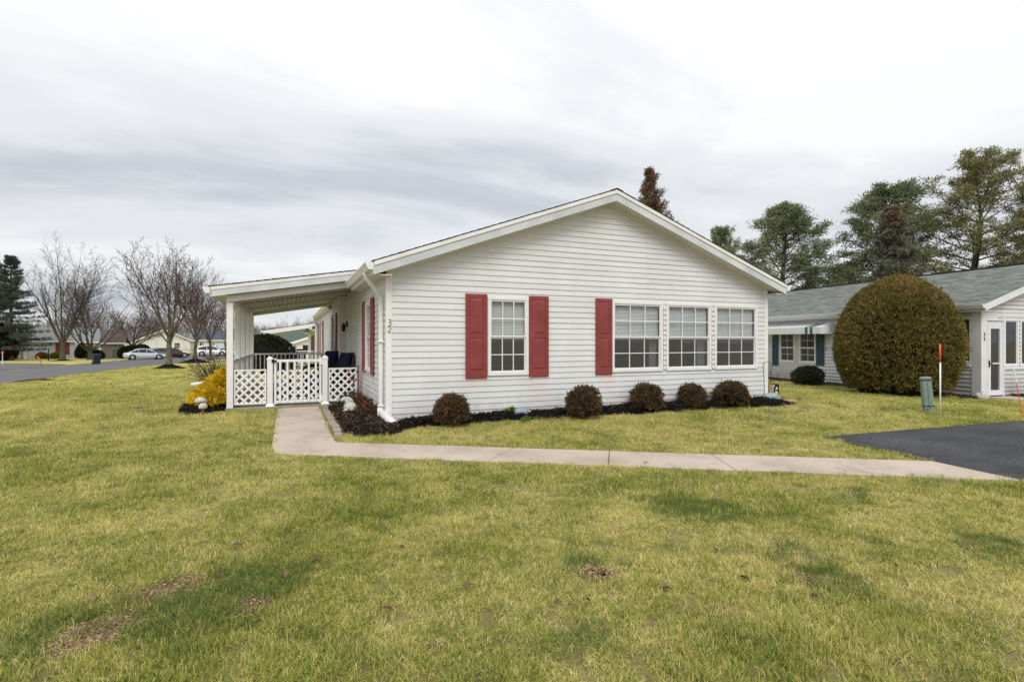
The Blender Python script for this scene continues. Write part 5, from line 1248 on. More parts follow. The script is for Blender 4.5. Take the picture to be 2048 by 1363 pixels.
box_spots = [(904, 846, 80, 60, 'first and nearest bronze clipped shrub, left of the single window'), (1167, 832, 80, 62, 'second bronze clipped shrub, below the lone third shutter'), (1294, 815, 74, 54, 'third bronze clipped shrub, below the left of the three windows'), (1384, 808, 62, 48, 'fourth and smallest bronze clipped shrub, below the middle of the three windows'), (1461, 809, 76, 49, 'fifth bronze clipped shrub, below the right of the three windows')]
for i, (px, py, w, h, lb) in enumerate(box_spots):
    D_ = (CAM[2]-.06)*F/(py-682)
    while W(px, py, D_).y > -.40: D_ -= .02
    p = W(px, py, D_); k = depth(p)/F; t = thing('clipped_shrub', lb, 'shrub', (p.x, p.y, .05), i*1.3, 'clipped shrubs in the front bed')
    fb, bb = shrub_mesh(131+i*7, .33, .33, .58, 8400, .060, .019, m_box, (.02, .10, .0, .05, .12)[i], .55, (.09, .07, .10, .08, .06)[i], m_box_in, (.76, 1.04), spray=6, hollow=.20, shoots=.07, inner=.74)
    t.scale = (w*k/.76, w*k/.76, h*k/.62); link('foliage', fb, t); link('dark_hull', bb, t)
    mb = MB()
    for j in range(5): a_ = j*1.3+i; mb.tube([(.03*math.cos(a_), .03*math.sin(a_), -.06), (.08*math.cos(a_), .08*math.sin(a_), .12), (.16*math.cos(a_), .16*math.sin(a_), .3)], [.016, .012, .006], 5)
    mb.build('stems', m_twig_g, t)
m_big = leafM('bronzed_arborvitae', [(.0, (.055, .054, .018)), (.32, (.13, .118, .034)), (.6, (.22, .175, .046)), (.85, (.33, .205, .06)), (1, (.48, .34, .12))], .65, .15, 2.2, .35)
p = G(1793, 790); k = depth(p)/F
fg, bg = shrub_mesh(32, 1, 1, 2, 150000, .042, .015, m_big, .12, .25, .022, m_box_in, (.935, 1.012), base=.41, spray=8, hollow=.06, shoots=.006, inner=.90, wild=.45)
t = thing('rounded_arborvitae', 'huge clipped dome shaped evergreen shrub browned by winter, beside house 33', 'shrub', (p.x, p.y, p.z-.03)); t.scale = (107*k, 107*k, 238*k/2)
link('foliage', fg, t); link('dark_hull', bg, t)
m_holly = leafM('dark_green_leaves', [(.0, (.008, .014, .006)), (.6, (.025, .034, .014)), (1, (.07, .075, .035))], .5, .1, 3, .3)
fh_, bh = shrub_mesh(33, .5, .5, .72, 6000, .05, .026, m_holly, .05, .4, .10, m_box_in, spray=4, hollow=.2, inner=.8)
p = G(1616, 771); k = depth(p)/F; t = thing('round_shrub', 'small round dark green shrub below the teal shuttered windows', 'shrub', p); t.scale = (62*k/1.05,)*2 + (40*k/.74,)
link('foliage', fh_, t); link('dark_hull', bh, t)
# golden thread cypress
m_gold = leafM('golden_threads', [(.0, (.15, .10, .006)), (.2, (.46, .32, .012)), (.5, (.80, .57, .025)), (1, (.95, .76, .08))], .7, .3, 2.5, .3)
p = G(432, 817); k = depth(p)/F; rg = np.random.default_rng(15); C = []; Dn = []
for (cx, cy_, cz, r) in ((0, .25, .42, .42), (-.22, .0, .28, .36), (.16, .05, .5, .36), (.18, .3, .72, .26), (-.40, .1, .22, .26), (.10, -.2, .25, .34), (.3, -.05, .28, .30)):
    n = 2600; d = nrm(rg.normal(size=(n, 3))); d[:, 2] = np.abs(d[:, 2])*1.0 - .25; C.append(np.array([cx, cy_, cz]) + d*r*rg.uniform(.55, 1.0, n)[:, None]); Dn.append(d*[1, 1, .5] + rg.normal(size=(n, 3))*.3 - [0, 0, .25])
C, Dn = np.concatenate(C), np.concatenate(Dn); C[:, 2] = np.maximum(C[:, 2], .04)
V, Fc = leaf_np(C, Dn, rg.uniform(.09, .20, len(C)), .026, rg)
t = thing('golden_cypress', 'bright golden yellow feathery shrub beside the corner porch post', 'shrub', (p.x-.05, p.y+.1, 0), -YAW); t.scale = (.74, .74, .86)
link('foliage', np_mesh('foliage', V, Fc, m_gold, rg.random(len(C))), t)
mb = MB()
for q in ((0, .2, .35, .3), (-.2, 0, .22, .24), (.18, .1, .45, .25), (.12, -.12, .2, .22)): mb.ell(q[:3], (q[3],)*3, 10, 7)
mb.build('dark_hull', M('golden_inside', (.10, .055, .008), (.05, .03, .006), 8, .9), t, smooth=True)  # solid brown hulls, coloured so gaps between the golden leaves look shaded
# leafless thicket behind the golden shrub
def twig_bush(name, label, loc, H, sp, n, seed, mat, r=.006, group=None):
    rd = random.Random(seed); segs = []
    for i in range(n):
        az, el = rd.uniform(0, 6.28), R(rd.uniform(25, 85)*1); d = Vector((math.cos(az)*math.cos(el)*sp, math.sin(az)*math.cos(el)*sp, math.sin(el))).normalized(); q = Vector((rd.gauss(0, .06), rd.gauss(0, .06), 0)); L = H*rd.uniform(.6, 1.15)
        for j in range(4):
            d = (d + Vector((rd.gauss(0, .18), rd.gauss(0, .18), rd.gauss(.02, .1)))).normalized(); e = q + d*L/4; segs.append((q, e, r*(1-j*.2), r*(.8-j*.2)+.001))
            for _ in range(2):
                sd = (d + Vector((rd.gauss(0, .6), rd.gauss(0, .6), rd.gauss(0, .5)))).normalized(); segs.append((e, e+sd*L*.2, r*.5, r*.25))
            q = e
    t = thing(name, label, 'shrub', loc, 0, group); link('twigs', seg_mesh('twigs', segs, 3, mat), t); return t
p = G(425, 765); twig_bush('bare_shrub', 'tangled leafless brown shrub behind the golden shrub', p, 1.15, 1.6, 70, 3, m_twig_r, .012)
p = G(1541, 792); twig_bush('bare_shrub', 'wiry leafless twigs rising behind the right corner of the white house', (p.x, p.y+.2, 0), .85, .8, 26, 4, m_twig_g, .006)
# low dead plants in the corner bed
m_dead = leafM('dead_perennial', [(.0, (.03, .014, .008)), (.5, (.10, .045, .026)), (1, (.22, .12, .07))], .9, .1, 4, .2)
def leaf_clump(name, label, loc, r, h, n, L, Wd, mat, seed, up=.8, group=None):
    rg = np.random.default_rng(seed); a = rg.uniform(0, 6.28, n); q = np.sqrt(rg.random(n))*r
    C = np.stack([q*np.cos(a), q*np.sin(a), rg.random(n)*h*(1-q/r*.6)], 1); V, Fc = leaf_np(C, rg.normal(size=(n, 3))*[1, 1, .5] + [0, 0, up], rg.uniform(.5, 1.2, n)*L, Wd, rg)
    o = link(name, np_mesh(name, V, Fc, mat, rg.random(n))); o.location = loc; return tag(o, label, 'plant', group)
for i, (u, v, r, h, lb) in enumerate(((-.28, 2.35, .26, .30, 'brown dead perennial against the lattice in the corner bed'), (-.22, 1.6, .24, .30, 'brown dead perennial under the side window, middle of the corner bed'), (-.2, .85, .2, .24, 'brown dead perennial nearest the downspout in the corner bed'))):
    leaf_clump('dead_plant', lb, (u, v, .08), r, h, 900, .10, .018, m_dead, 40+i, group='dead plants in the corner bed')
m_redl = leafM('red_leaves', [(.0, (.10, .015, .015)), (1, (.28, .06, .05))], .7, .2)
t = thing('rose_cane', 'thin rose cane with a few dark red leaves in the corner bed', 'plant', (-.30, 2.05, .1))
mb = MB(); mb.tube([(0, 0, -.05), (.02, 0, .35), (-.02, 0, .62)], [.008, .006, .004], 6); mb.build('cane', m_twig_g, t)
rg = np.random.default_rng(2); C = rg.normal(size=(26, 3))*[.05, .05, .09] + [-.01, 0, .55]; V, Fc = leaf_np(C, rg.normal(size=(26, 3)), .07, .045, rg); link('leaves', np_mesh('leaves', V, Fc, m_redl, rg.random(26)), t)
m_fresh = leafM('fresh_green', [(.0, (.06, .13, .02)), (1, (.22, .32, .06))], .6, .25)
p = G(1022, 836); leaf_clump('green_seedling', 'tuft of fresh green leaves beside the mottled turtle near the first shrub', (p.x, p.y, .09), .10, .10, 160, .07, .03, m_fresh, 51)
p = G(1051, 845); leaf_clump('green_seedling', 'tiny yellow green seedling at the grass edge near the first shrub', (p.x, p.y, .02), .07, .09, 70, .06, .022, m_fresh, 52)
p = G(1320, 813); leaf_clump('green_seedling', 'low green weeds at the foot of the third shrub', (p.x, p.y, .07), .12, .06, 120, .05, .02, m_fresh, 53)

# ------------------------------------------------------------------ things across the street
def face_rot(p, extra=0):
    d = Vector((p.x-CAM[0], p.y-CAM[1])); return math.atan2(-d.x, d.y) + extra
def small_house(name, label, p, rz, Wd, Dp, eave, rise, mw, mr, wins=(), shut=None, gable_front=False, doors=(), ov=.35, mt=None):
    """front wall runs along local +x from the origin"""
    t = thing(name, label, 'house', p, rz, 'houses across the street'); fr = lambda s, o, z: (s, -o, z); mt = mt or m_trim
    ops = [(w[0], w[1], w[2], w[3]) for w in wins]
    if gable_front:
        pit = rise/(Wd/2); lo_ = lambda z: max(0, (z-eave)/pit); wall(t, 'front_wall', fr, lo_, lambda z: Wd-lo_(z), 0, eave+rise*.97, ops, mw, .2, .02, boards=False)
        mb = MB(); mb.quad((0, 0, 0), (0, Dp, 0), (0, Dp, eave), (0, 0, eave)); mb.quad((Wd, 0, 0), (Wd, Dp, 0), (Wd, Dp, eave), (Wd, 0, eave)); mb.build('side_wall', mw, t)
        for sg in (0, 1):
            X = (lambda u: u) if sg == 0 else (lambda u: Wd-u)
            mb = MB(); mb.prism([(-ov, eave-ov*pit), (Wd/2, eave+rise), (Wd/2, eave+rise+.12), (-ov, eave-ov*pit+.12)], lambda a, b: (X(a), -ov, b), lambda a, b: (X(a), Dp+ov, b)); mb.build('roof_slope', mr, t)
            mb = MB(); mb.prism([(-ov, eave-ov*pit-.1), (Wd/2, eave+rise-.1), (Wd/2, eave+rise+.11), (-ov, eave-ov*pit+.11)], lambda a, b: (X(a), -ov-.03, b), lambda a, b: (X(a), -ov-.004, b)); mb.build('fascia', mt, t)
    else:
        pit = rise/(Dp/2); wall(t, 'front_wall', fr, 0, Wd, 0, eave, ops, mw, .2, .02, boards=False)
        for x in (0, Wd): mb = MB(); mb.add([(x, 0, 0), (x, Dp, 0), (x, Dp, eave), (x, Dp/2, eave+rise), (x, 0, eave)], [(0, 1, 2, 3, 4)]); mb.build('side_wall', mw, t)
        for sg in (0, 1):
            Y = (lambda u: u) if sg == 0 else (lambda u: Dp-u)
            mb = MB(); mb.prism([(-ov, eave-ov*pit), (Dp/2, eave+rise), (Dp/2, eave+rise+.12), (-ov, eave-ov*pit+.12)], lambda a, b: (-ov, Y(a), b), lambda a, b: (Wd+ov, Y(a), b)); mb.build('roof_slope', mr, t)
        mb = MB(); mb.box(-ov, Wd+ov, -ov-.05, -ov, eave-ov*pit-.08, eave-ov*pit+.11); mb.build('fascia', mt, t)
    for w in wins:
        window(t, fr, *w[:4], cols=2, rows=1, blind=len(w) > 4 and w[4], cas=.09)
        if shut:
            for a, b in ((w[0]-.55, w[0]-.05), (w[1]+.05, w[1]+.55)): mb = MB(); mb.fbox(fr, a, b, .02, .06, w[2]-.05, w[3]+.05); mb.build('shutter', shut, t)
    for d in doors: mb = MB(); mb.fbox(fr, d[0], d[1], -.02, .04, 0, 2.05); mb.build('door', d[2], t)
    return t
m_wgrey = M('pale_grey_wall', (.68, .69, .70), (.60, .61, .62), 1, .7); m_wtan = M('tan_wall', (.36, .31, .26), (.30, .26, .22), 1, .8); m_wwhite = M('far_white_wall', (.74, .74, .73), (.66, .66, .65), 1, .7); m_wblue = M('far_blue_wall', (.55, .62, .70), rough=.7); m_wgreen = M('far_sage_wall', (.42, .46, .40), rough=.7)
m_rgrey = M('far_grey_roof', (.24, .25, .25), (.17, .18, .18), 3, .9); m_rdark = M('far_slate_roof', (.09, .10, .13), (.06, .07, .09), 3, .9); m_rgreen = M('far_green_roof', (.10, .135, .115), (.07, .095, .08), 3, .9); m_rbrown = M('far_brown_roof', (.12, .09, .075), (.08, .06, .05), 3, .9)
def spanpx(p, px): return abs(px)*depth(p)/F/math.cos(math.atan((p_px-1024)/F))
# house with red shutters behind the maple
p_px = 53; p = G(53, 718); rz = face_rot(p, -.12); k = math.dist((p.x, p.y), CAM[:2])/F*.72
D0 = depth(p); wl_ = 10.0
dirx = (math.cos(rz), math.sin(rz)); X = lambda px: hit(px, p, dirx)[0]
zz2 = lambda py, px: zat(py, hit(px, p, dirx)[1]) - p.z
h_red = small_house('far_house', 'pale grey house with dark red shutters behind the tall maple', p, rz, X(149), 8, zz2(681, 100), zz2(655, 100)-zz2(681, 100), m_wgrey, m_rgrey, [(X(121.5), X(128.5), zz2(708, 125), zz2(684.5, 125))], m_shutter)
for px in (26, 35, 52): mb = MB(); x = X(px); mb.box(x-.1, x+.1, -.1, .1, 0, zz2(680, px)); mb.build('porch_post', m_vinyl, h_red)
mb = MB(); mb.prism([(-.2, zz2(681, 40)-.1), (4, zz2(681, 40)+1.1), (4, zz2(681, 40)+1.25), (-.4, zz2(681, 40))], lambda a, b: (X(18), a, b), lambda a, b: (-.36, a, b)); mb.build('porch_roof', m_rgrey, h_red)
mb = MB(); mb.box(X(28), X(41), -.05, .0, .25, zz2(703, 35)); mb.build('porch_skirt', m_vinyl, h_red); mb = MB(); mb.box(X(47), X(52), -.05, .0, .0, zz2(703, 50)); mb.build('porch_skirt', m_vinyl, h_red)
mb = MB(); mb.box(X(18), -.02, 2.0, 2.1, 0, zz2(681, 40)); mb.build('porch_back_wall', m_wgrey, h_red)
# tan garage beside it
p = G(205, 717.2); p2 = W(205, 717, depth(p)+4); rz = face_rot(p, -.05); dirx = (math.cos(rz), math.sin(rz))
t = small_house('far_house', 'tan windowless house end with grey meter boxes beside the trash bin', p, rz, X(246), 9, zz2(685, 225), 1.7, m_wtan, m_rbrown, [], gable_front=False)
mb = MB(); mb.box(X(223), X(231), -.15, 0, 1.1, 2.0); mb.build('meter_box', m_rgrey, t); mb = MB(); mb.box(X(225), X(228), -.12, 0, .2, .9); mb.build('meter_box', m_rgrey, t)
p = G(150, 716); rz = face_rot(p, .1); dirx = (math.cos(rz), math.sin(rz))
small_house('far_house', 'grey green house front with a dark window behind the low branching tree', W(150, 715.5, depth(p)+9) * 1, rz, X(206), 7, 2.6, 2.0, m_wgreen, m_rgrey, [(X(176.0), X(181), .9, 2.2)], m_shutter)
p = at_px(272, 92); rz = face_rot(p, .25); dirx = (math.cos(rz), math.sin(rz))
small_house('far_house', 'white gabled house behind the silver sedan', p, rz, 8.5, 9, 2.5, 1.9, m_wwhite, m_rbrown, [(5.8, 6.9, .9, 2.1)], gable_front=True)
p = at_px(350, 118); rz = face_rot(p, .1); dirx = (math.cos(rz), math.sin(rz))
small_house('far_house', 'pale green house far back between the mulch cones', p, rz, 8, 8, 2.5, 1.6, m_wgreen, m_rgrey, [(1, 2, .9, 2.1), (5, 6, .9, 2.1)])
p = at_px(391, 100); rz = face_rot(p, -.1); dirx = (math.cos(rz), math.sin(rz))
t = small_house('far_house', 'pale blue house with slate roof behind the white parked cars', p, rz, 6.5, 8, 2.6, 1.8, m_wblue, m_rdark, [(.6, 1.6, .8, 2.2), (2.4, 3.4, .8, 2.2), (4.6, 5.6, .8, 2.2)])
# green roofed house glimpsed under the porch roof
p = at_px(543, 62); p.z = terr(p.x, p.y); rz = face_rot(p, .0); dirx = (math.cos(rz), math.sin(rz))
t = small_house('far_house', 'house with a dark green roof and white gable seen through the porch', p, rz, 6, 9, 2.0, 1.9, m_terra, m_rgreen, [(1.6, 2.4, .8, 1.7), (2.9, 3.7, .8, 1.7)])
wing = thing('far_house', 'white gabled wing with a small dark window seen through the porch', 'house', W(583, 682, 60) + Vector((0, 0, terr(0, 60) - CAM[2])), rz, 'houses across the street')
mb = MB(); mb.add([(0, 0, 0), (6, 0, 0), (6, 0, 3.9), (0, 0, 2.0)], [(0, 1, 2, 3)]); mb.build('front_wall', m_wwhite, wing)
mb = MB(); mb.prism([(-.4, 1.85), (6, 4.0), (6, 4.2), (-.4, 2.05)], lambda a, b: (a, -.35, b), lambda a, b: (a, 6, b)); mb.build('roof_slope', m_trim, wing)
mb = MB(); mb.box(1.2, 1.9, -.04, .02, .9, 1.9); mb.build('window', m_black, wing)

# house behind, with its own porch, glimpsed past the far railing
BV = 22.6; BZ = terr(-.3, 30)
hb = thing('rear_house', 'white house directly behind with its own sloping porch roof and railing', 'house', (-.0, BV, BZ))
bl = lambda s, o, z: (-o, s, z)
wall(hb, 'side_wall', bl, 0, 16, .06, 2.6, [(4.6, 5.6, .85, 2.1), (7.5, 8.5, .85, 2.1)], m_siding, course=.12)
mb = MB(); mb.quad((0, 0, 0), (6, 0, 0), (6, 0, 3.6), (0, 0, 2.6)); mb.build('front_wall', m_siding, hb)
mb = MB(); mb.prism([(-.3, 2.45), (4, 3.95), (4, 4.05), (-.3, 2.58)], lambda a, b: (a, -.3, b), lambda a, b: (a, 16, b)); mb.build('roof_slope', m_shingle, hb)
mb = MB(); mb.box(-.3, .02, -.3, 16, 2.38, 2.44); mb.build('eave_soffit', m_soffit, hb); gutter(hb, -.3, 2.56, -.32, 2.6)
for q in ((4.6, 5.6), (7.5, 8.5)):
    window(hb, bl, q[0], q[1], .85, 2.1); shutter(hb, bl, q[0]-.4, q[0]-.02, .82, 2.13); shutter(hb, bl, q[1]+.02, q[1]+.4, .82, 2.13)
spout([(-.38, .1, 2.45), (-.06, .15, 2.1), (-.06, .15, .1)]).build('downspout', m_trim, hb)
zq = lambda u: 2.36 + .165*(u+2.85)
mb = MB(); mb.prism([(-2.85, zq(-2.85)), (.3, zq(.3)), (.3, zq(.3)+.08), (-2.85, zq(-2.85)+.08)], lambda a, b: (a, 2.7, b), lambda a, b: (a, 8, b)); mb.build('porch_roof_slope', m_shingle, hb)
mb = MB(); mb.prism([(-2.85, zq(-2.85)-.2), (.0, zq(.0)-.2), (.0, zq(.0)+.04), (-2.85, zq(-2.85)+.04)], lambda a, b: (a, 2.66, b), lambda a, b: (a, 2.69, b)); mb.build('porch_fascia', m_trim, hb)
mb = MB(); mb.prism([(-2.6, zq(-2.6)-.2), (-.0, zq(-.0)-.2), (-.0, zq(-.0)-.19), (-2.6, zq(-2.6)-.19)], lambda a, b: (a, 2.7, b), lambda a, b: (a, 8, b)); mb.build('porch_ceiling', m_soffit, hb); gutter(hb, -2.86, zq(-2.85)+.03, 2.65, 8)
for v in (2.9, 7.8): mb = MB(); mb.box(-2.6, -2.48, v-.06, v+.06, -.2, zq(-2.6)-.2); mb.build('porch_post', m_trim, hb)
mb = MB(); mb.box(-2.65, 0, 2.7, 8, -.3, .25); mb.build('porch_deck', m_conc_d, hb)
railing('porch_railing', 'white baluster railing on the porch of the house directly behind', (-2.48, BV+2.9, 0), (-.1, BV+2.9, 0), .95, BZ+.25, .13)
m_char = M('charcoal_mesh', (.03, .03, .032), rough=.8)
def patio_chair(label, loc, rz, mat, name='patio_chair'):
    t = thing(name, label, 'chair', loc, rz, 'chairs on the rear porch')
    mb = MB(); mb.box(-.27, .27, -.25, .25, .40, .44); mb.build('seat', mat, t, bevel=.015)
    mb = MB(); mb.hexa([(-.27,.22,.44),(.27,.22,.44),(.27,.26,.44),(-.27,.26,.44),(-.26,.34,1.05),(.26,.34,1.05),(.26,.38,1.05),(-.26,.38,1.05)]); mb.build('backrest', mat, t, bevel=.015)
    for x, y in ((-.24, -.22), (.24, -.22), (-.24, .22), (.24, .22)): mb = MB(); mb.tube([(x, y, 0), (x, y, .42)], .018, 6); mb.build('leg', mat, t)
    for x in (-.29, .29): mb = MB(); mb.tube([(x, -.22, .42), (x, -.24, .64), (x, .25, .66)], .018, 6); mb.build('arm', mat, t)
patio_chair('charcoal patio chair on the rear porch, left of the two', (-1.55, BV+4.0, BZ+.25), 2.9, m_char); patio_chair('charcoal patio chair on the rear porch, right of the two', (-.85, BV+4.2, BZ+.25), 3.3, m_char)
# dark shrub by the rear porch
fD, bD = shrub_mesh(35, 1.0, 1.0, 1.7, 6000, .13, .05, m_holly, .1, .3, .1, m_box_in)
p = at_px(538, 24.5); t = thing('round_shrub', 'dark green loose shrub seen beyond the far porch railing', 'shrub', p); t.scale = (1.15, 1.1, 1.05); link('foliage', fD, t); link('dark_hull', bD, t)
def far_shrub(name, label, px, py, wpx, hpx, fol, body, rx, H, rz=0):
    p = G(px, py); k = depth(p)/F; t = thing(name, label, 'shrub', p, rz, 'shrubs across the street'); t.scale = (wpx*k/2/rx, wpx*k/2/rx, hpx*k/H); link('foliage', fol, t); link('dark_hull', body, t)
m_arb = leafM('arborvitae_green', [(.0, (.012, .014, .006)), (.6, (.035, .038, .014)), (1, (.075, .065, .025))], .7, .1, .8, .3)
fA_, bA_ = shrub_mesh(36, 1, 1, 4, 9000, .22, .08, m_arb, .45, .8, .04, m_box_in, (.9, 1.03), base=.3)
far_shrub('columnar_arborvitae', 'tall dark evergreen column at the left edge of the picture', 2, 721, 50, 70, fA_, bA_, 1, 4); far_shrub('columnar_arborvitae', 'small dark evergreen cone beside the red shuttered house', 163, 717, 20, 31, fA_, bA_, 1, 4)
m_yel = leafM('yellow_twig_shrub', [(.0, (.10, .09, .012)), (.5, (.30, .25, .03)), (1, (.45, .36, .06))], .7, .2, 1, .3)
fY, bY = shrub_mesh(37, 1, 1, 1, 4000, .16, .05, m_yel, .1, .3, .08, m_box_in); fG, bG = shrub_mesh(38, 1, 1, 1, 4500, .17, .07, m_holly, .1, .3, .1, m_box_in)
far_shrub('yellow_shrub', 'rounded yellow green shrub left of the lamp post across the street', 84.5, 717.5, 21, 12, fY, bY, 1, 1); far_shrub('yellow_shrub', 'rounded yellow green shrub right of the lamp post across the street', 113, 717.5, 21, 12, fY, bY, 1, 1, 2)
far_shrub('round_shrub', 'dark green shrub behind the trash bin', 190, 718, 30, 17, fG, bG, 1, 1); far_shrub('round_shrub', 'dark green hedge shrub behind the tail of the silver sedan', 262, 716.5, 40, 24, fG, bG, 1, 1, 1); far_shrub('round_shrub', 'second dark green hedge shrub above the roof of the silver sedan', 282, 716, 30, 25, fG, bG, 1, 1, 2)
# lamp post
p = G(97, 721.5); k = depth(p)/F; t = thing('lamp_post', 'black garden lamp post between the yellow shrubs', 'lamp post', p); h = 32*k
mb = MB(); mb.tube([(0, 0, 0), (0, 0, h*.8)], [.07, .05], 8); mb.build('pole', m_black, t); mb = MB(); mb.lathe([(.08, h*.8), (.14, h*.92)], (0, 0, 0), 6); mb.build('lantern_glass', M('lamp_glass', (.5, .52, .5), rough=.2), t); mb = MB(); mb.lathe([(.2, h*.92), (.14, h*.97), (.02, h)], (0, 0, 0), 8); mb.build('lantern_cap', m_black, t)
# round red reflector and leaning orange marker at the far driveway
p = G(5, 733); k = depth(p)/F; t = thing('reflector_stake', 'white stake with a round red reflector at the far driveway', 'marker stake', p, face_rot(p)); h = 28*k
mb = MB(); mb.tube([(0, 0, 0), (0, 0, h)], .03, 6); mb.build('rod', m_stake, t); mb = MB(); mb.lathe([(.11, 0), (.11, .02)], (0, -.05, h), 14, 'y'); mb.build('reflector', M('reflector_red', (.6, .03, .03), rough=.3), t); mb = MB(); mb.lathe([(.045, 0), (.045, .005)], (0, -.057, h), 10, 'y'); mb.build('reflector_centre', m_stake, t)
p = G(86.5, 734.5); k = depth(p)/F; t = thing('leaning_marker', 'leaning grey stake with an orange top at the corner of the far driveway', 'marker stake', p, face_rot(p))
mb = MB(); mb.tube([(0, 0, 0), (-5*k, 0, 14*k)], .04, 6); mb.build('rod', m_rgrey, t); mb = MB(); mb.tube([(-5*k, 0, 14*k), (-9*k, 0, 22*k)], .07, 6); mb.build('orange_tip', m_orange, t)
# wheeled trash bin
p = G(193, 729); k = depth(p)/F; t = thing('trash_bin', 'dark wheeled trash bin standing at the street edge', 'trash bin', p, face_rot(p, .2)); h = 21.5*k; w = 15.5*k/2*.80
m_bin = M('bin_plastic', (.012, .016, .028), (.02, .025, .04), 3, .5)
mb = MB(); mb.hexa([(-w*.85,-w*.9,.04),(w*.85,-w*.9,.04),(w*.85,w*.9,.04),(-w*.85,w*.9,.04),(-w,-w*1.1,h*.88),(w,-w*1.1,h*.88),(w,w*1.1,h*.88),(-w,w*1.1,h*.88)]); mb.build('body', m_bin, t, bevel=.03)
mb = MB(); mb.hexa([(-w*1.08,-w*1.2,h*.885),(w*1.08,-w*1.2,h*.885),(w*1.08,w*1.25,h*.885),(-w*1.08,w*1.25,h*.885),(-w*.95,-w,h),(w*.95,-w,h),(w*.95,w*1.1,h),(-w*.95,w*1.1,h)]); mb.build('lid', m_bin, t, bevel=.02)
for s in (-1, 1): mb = MB(); mb.lathe([(.13, -.03), (.13, .03)], (s*w*.9, w*.95, .13), 12, 'x'); mb.build('wheel', m_dark, t)

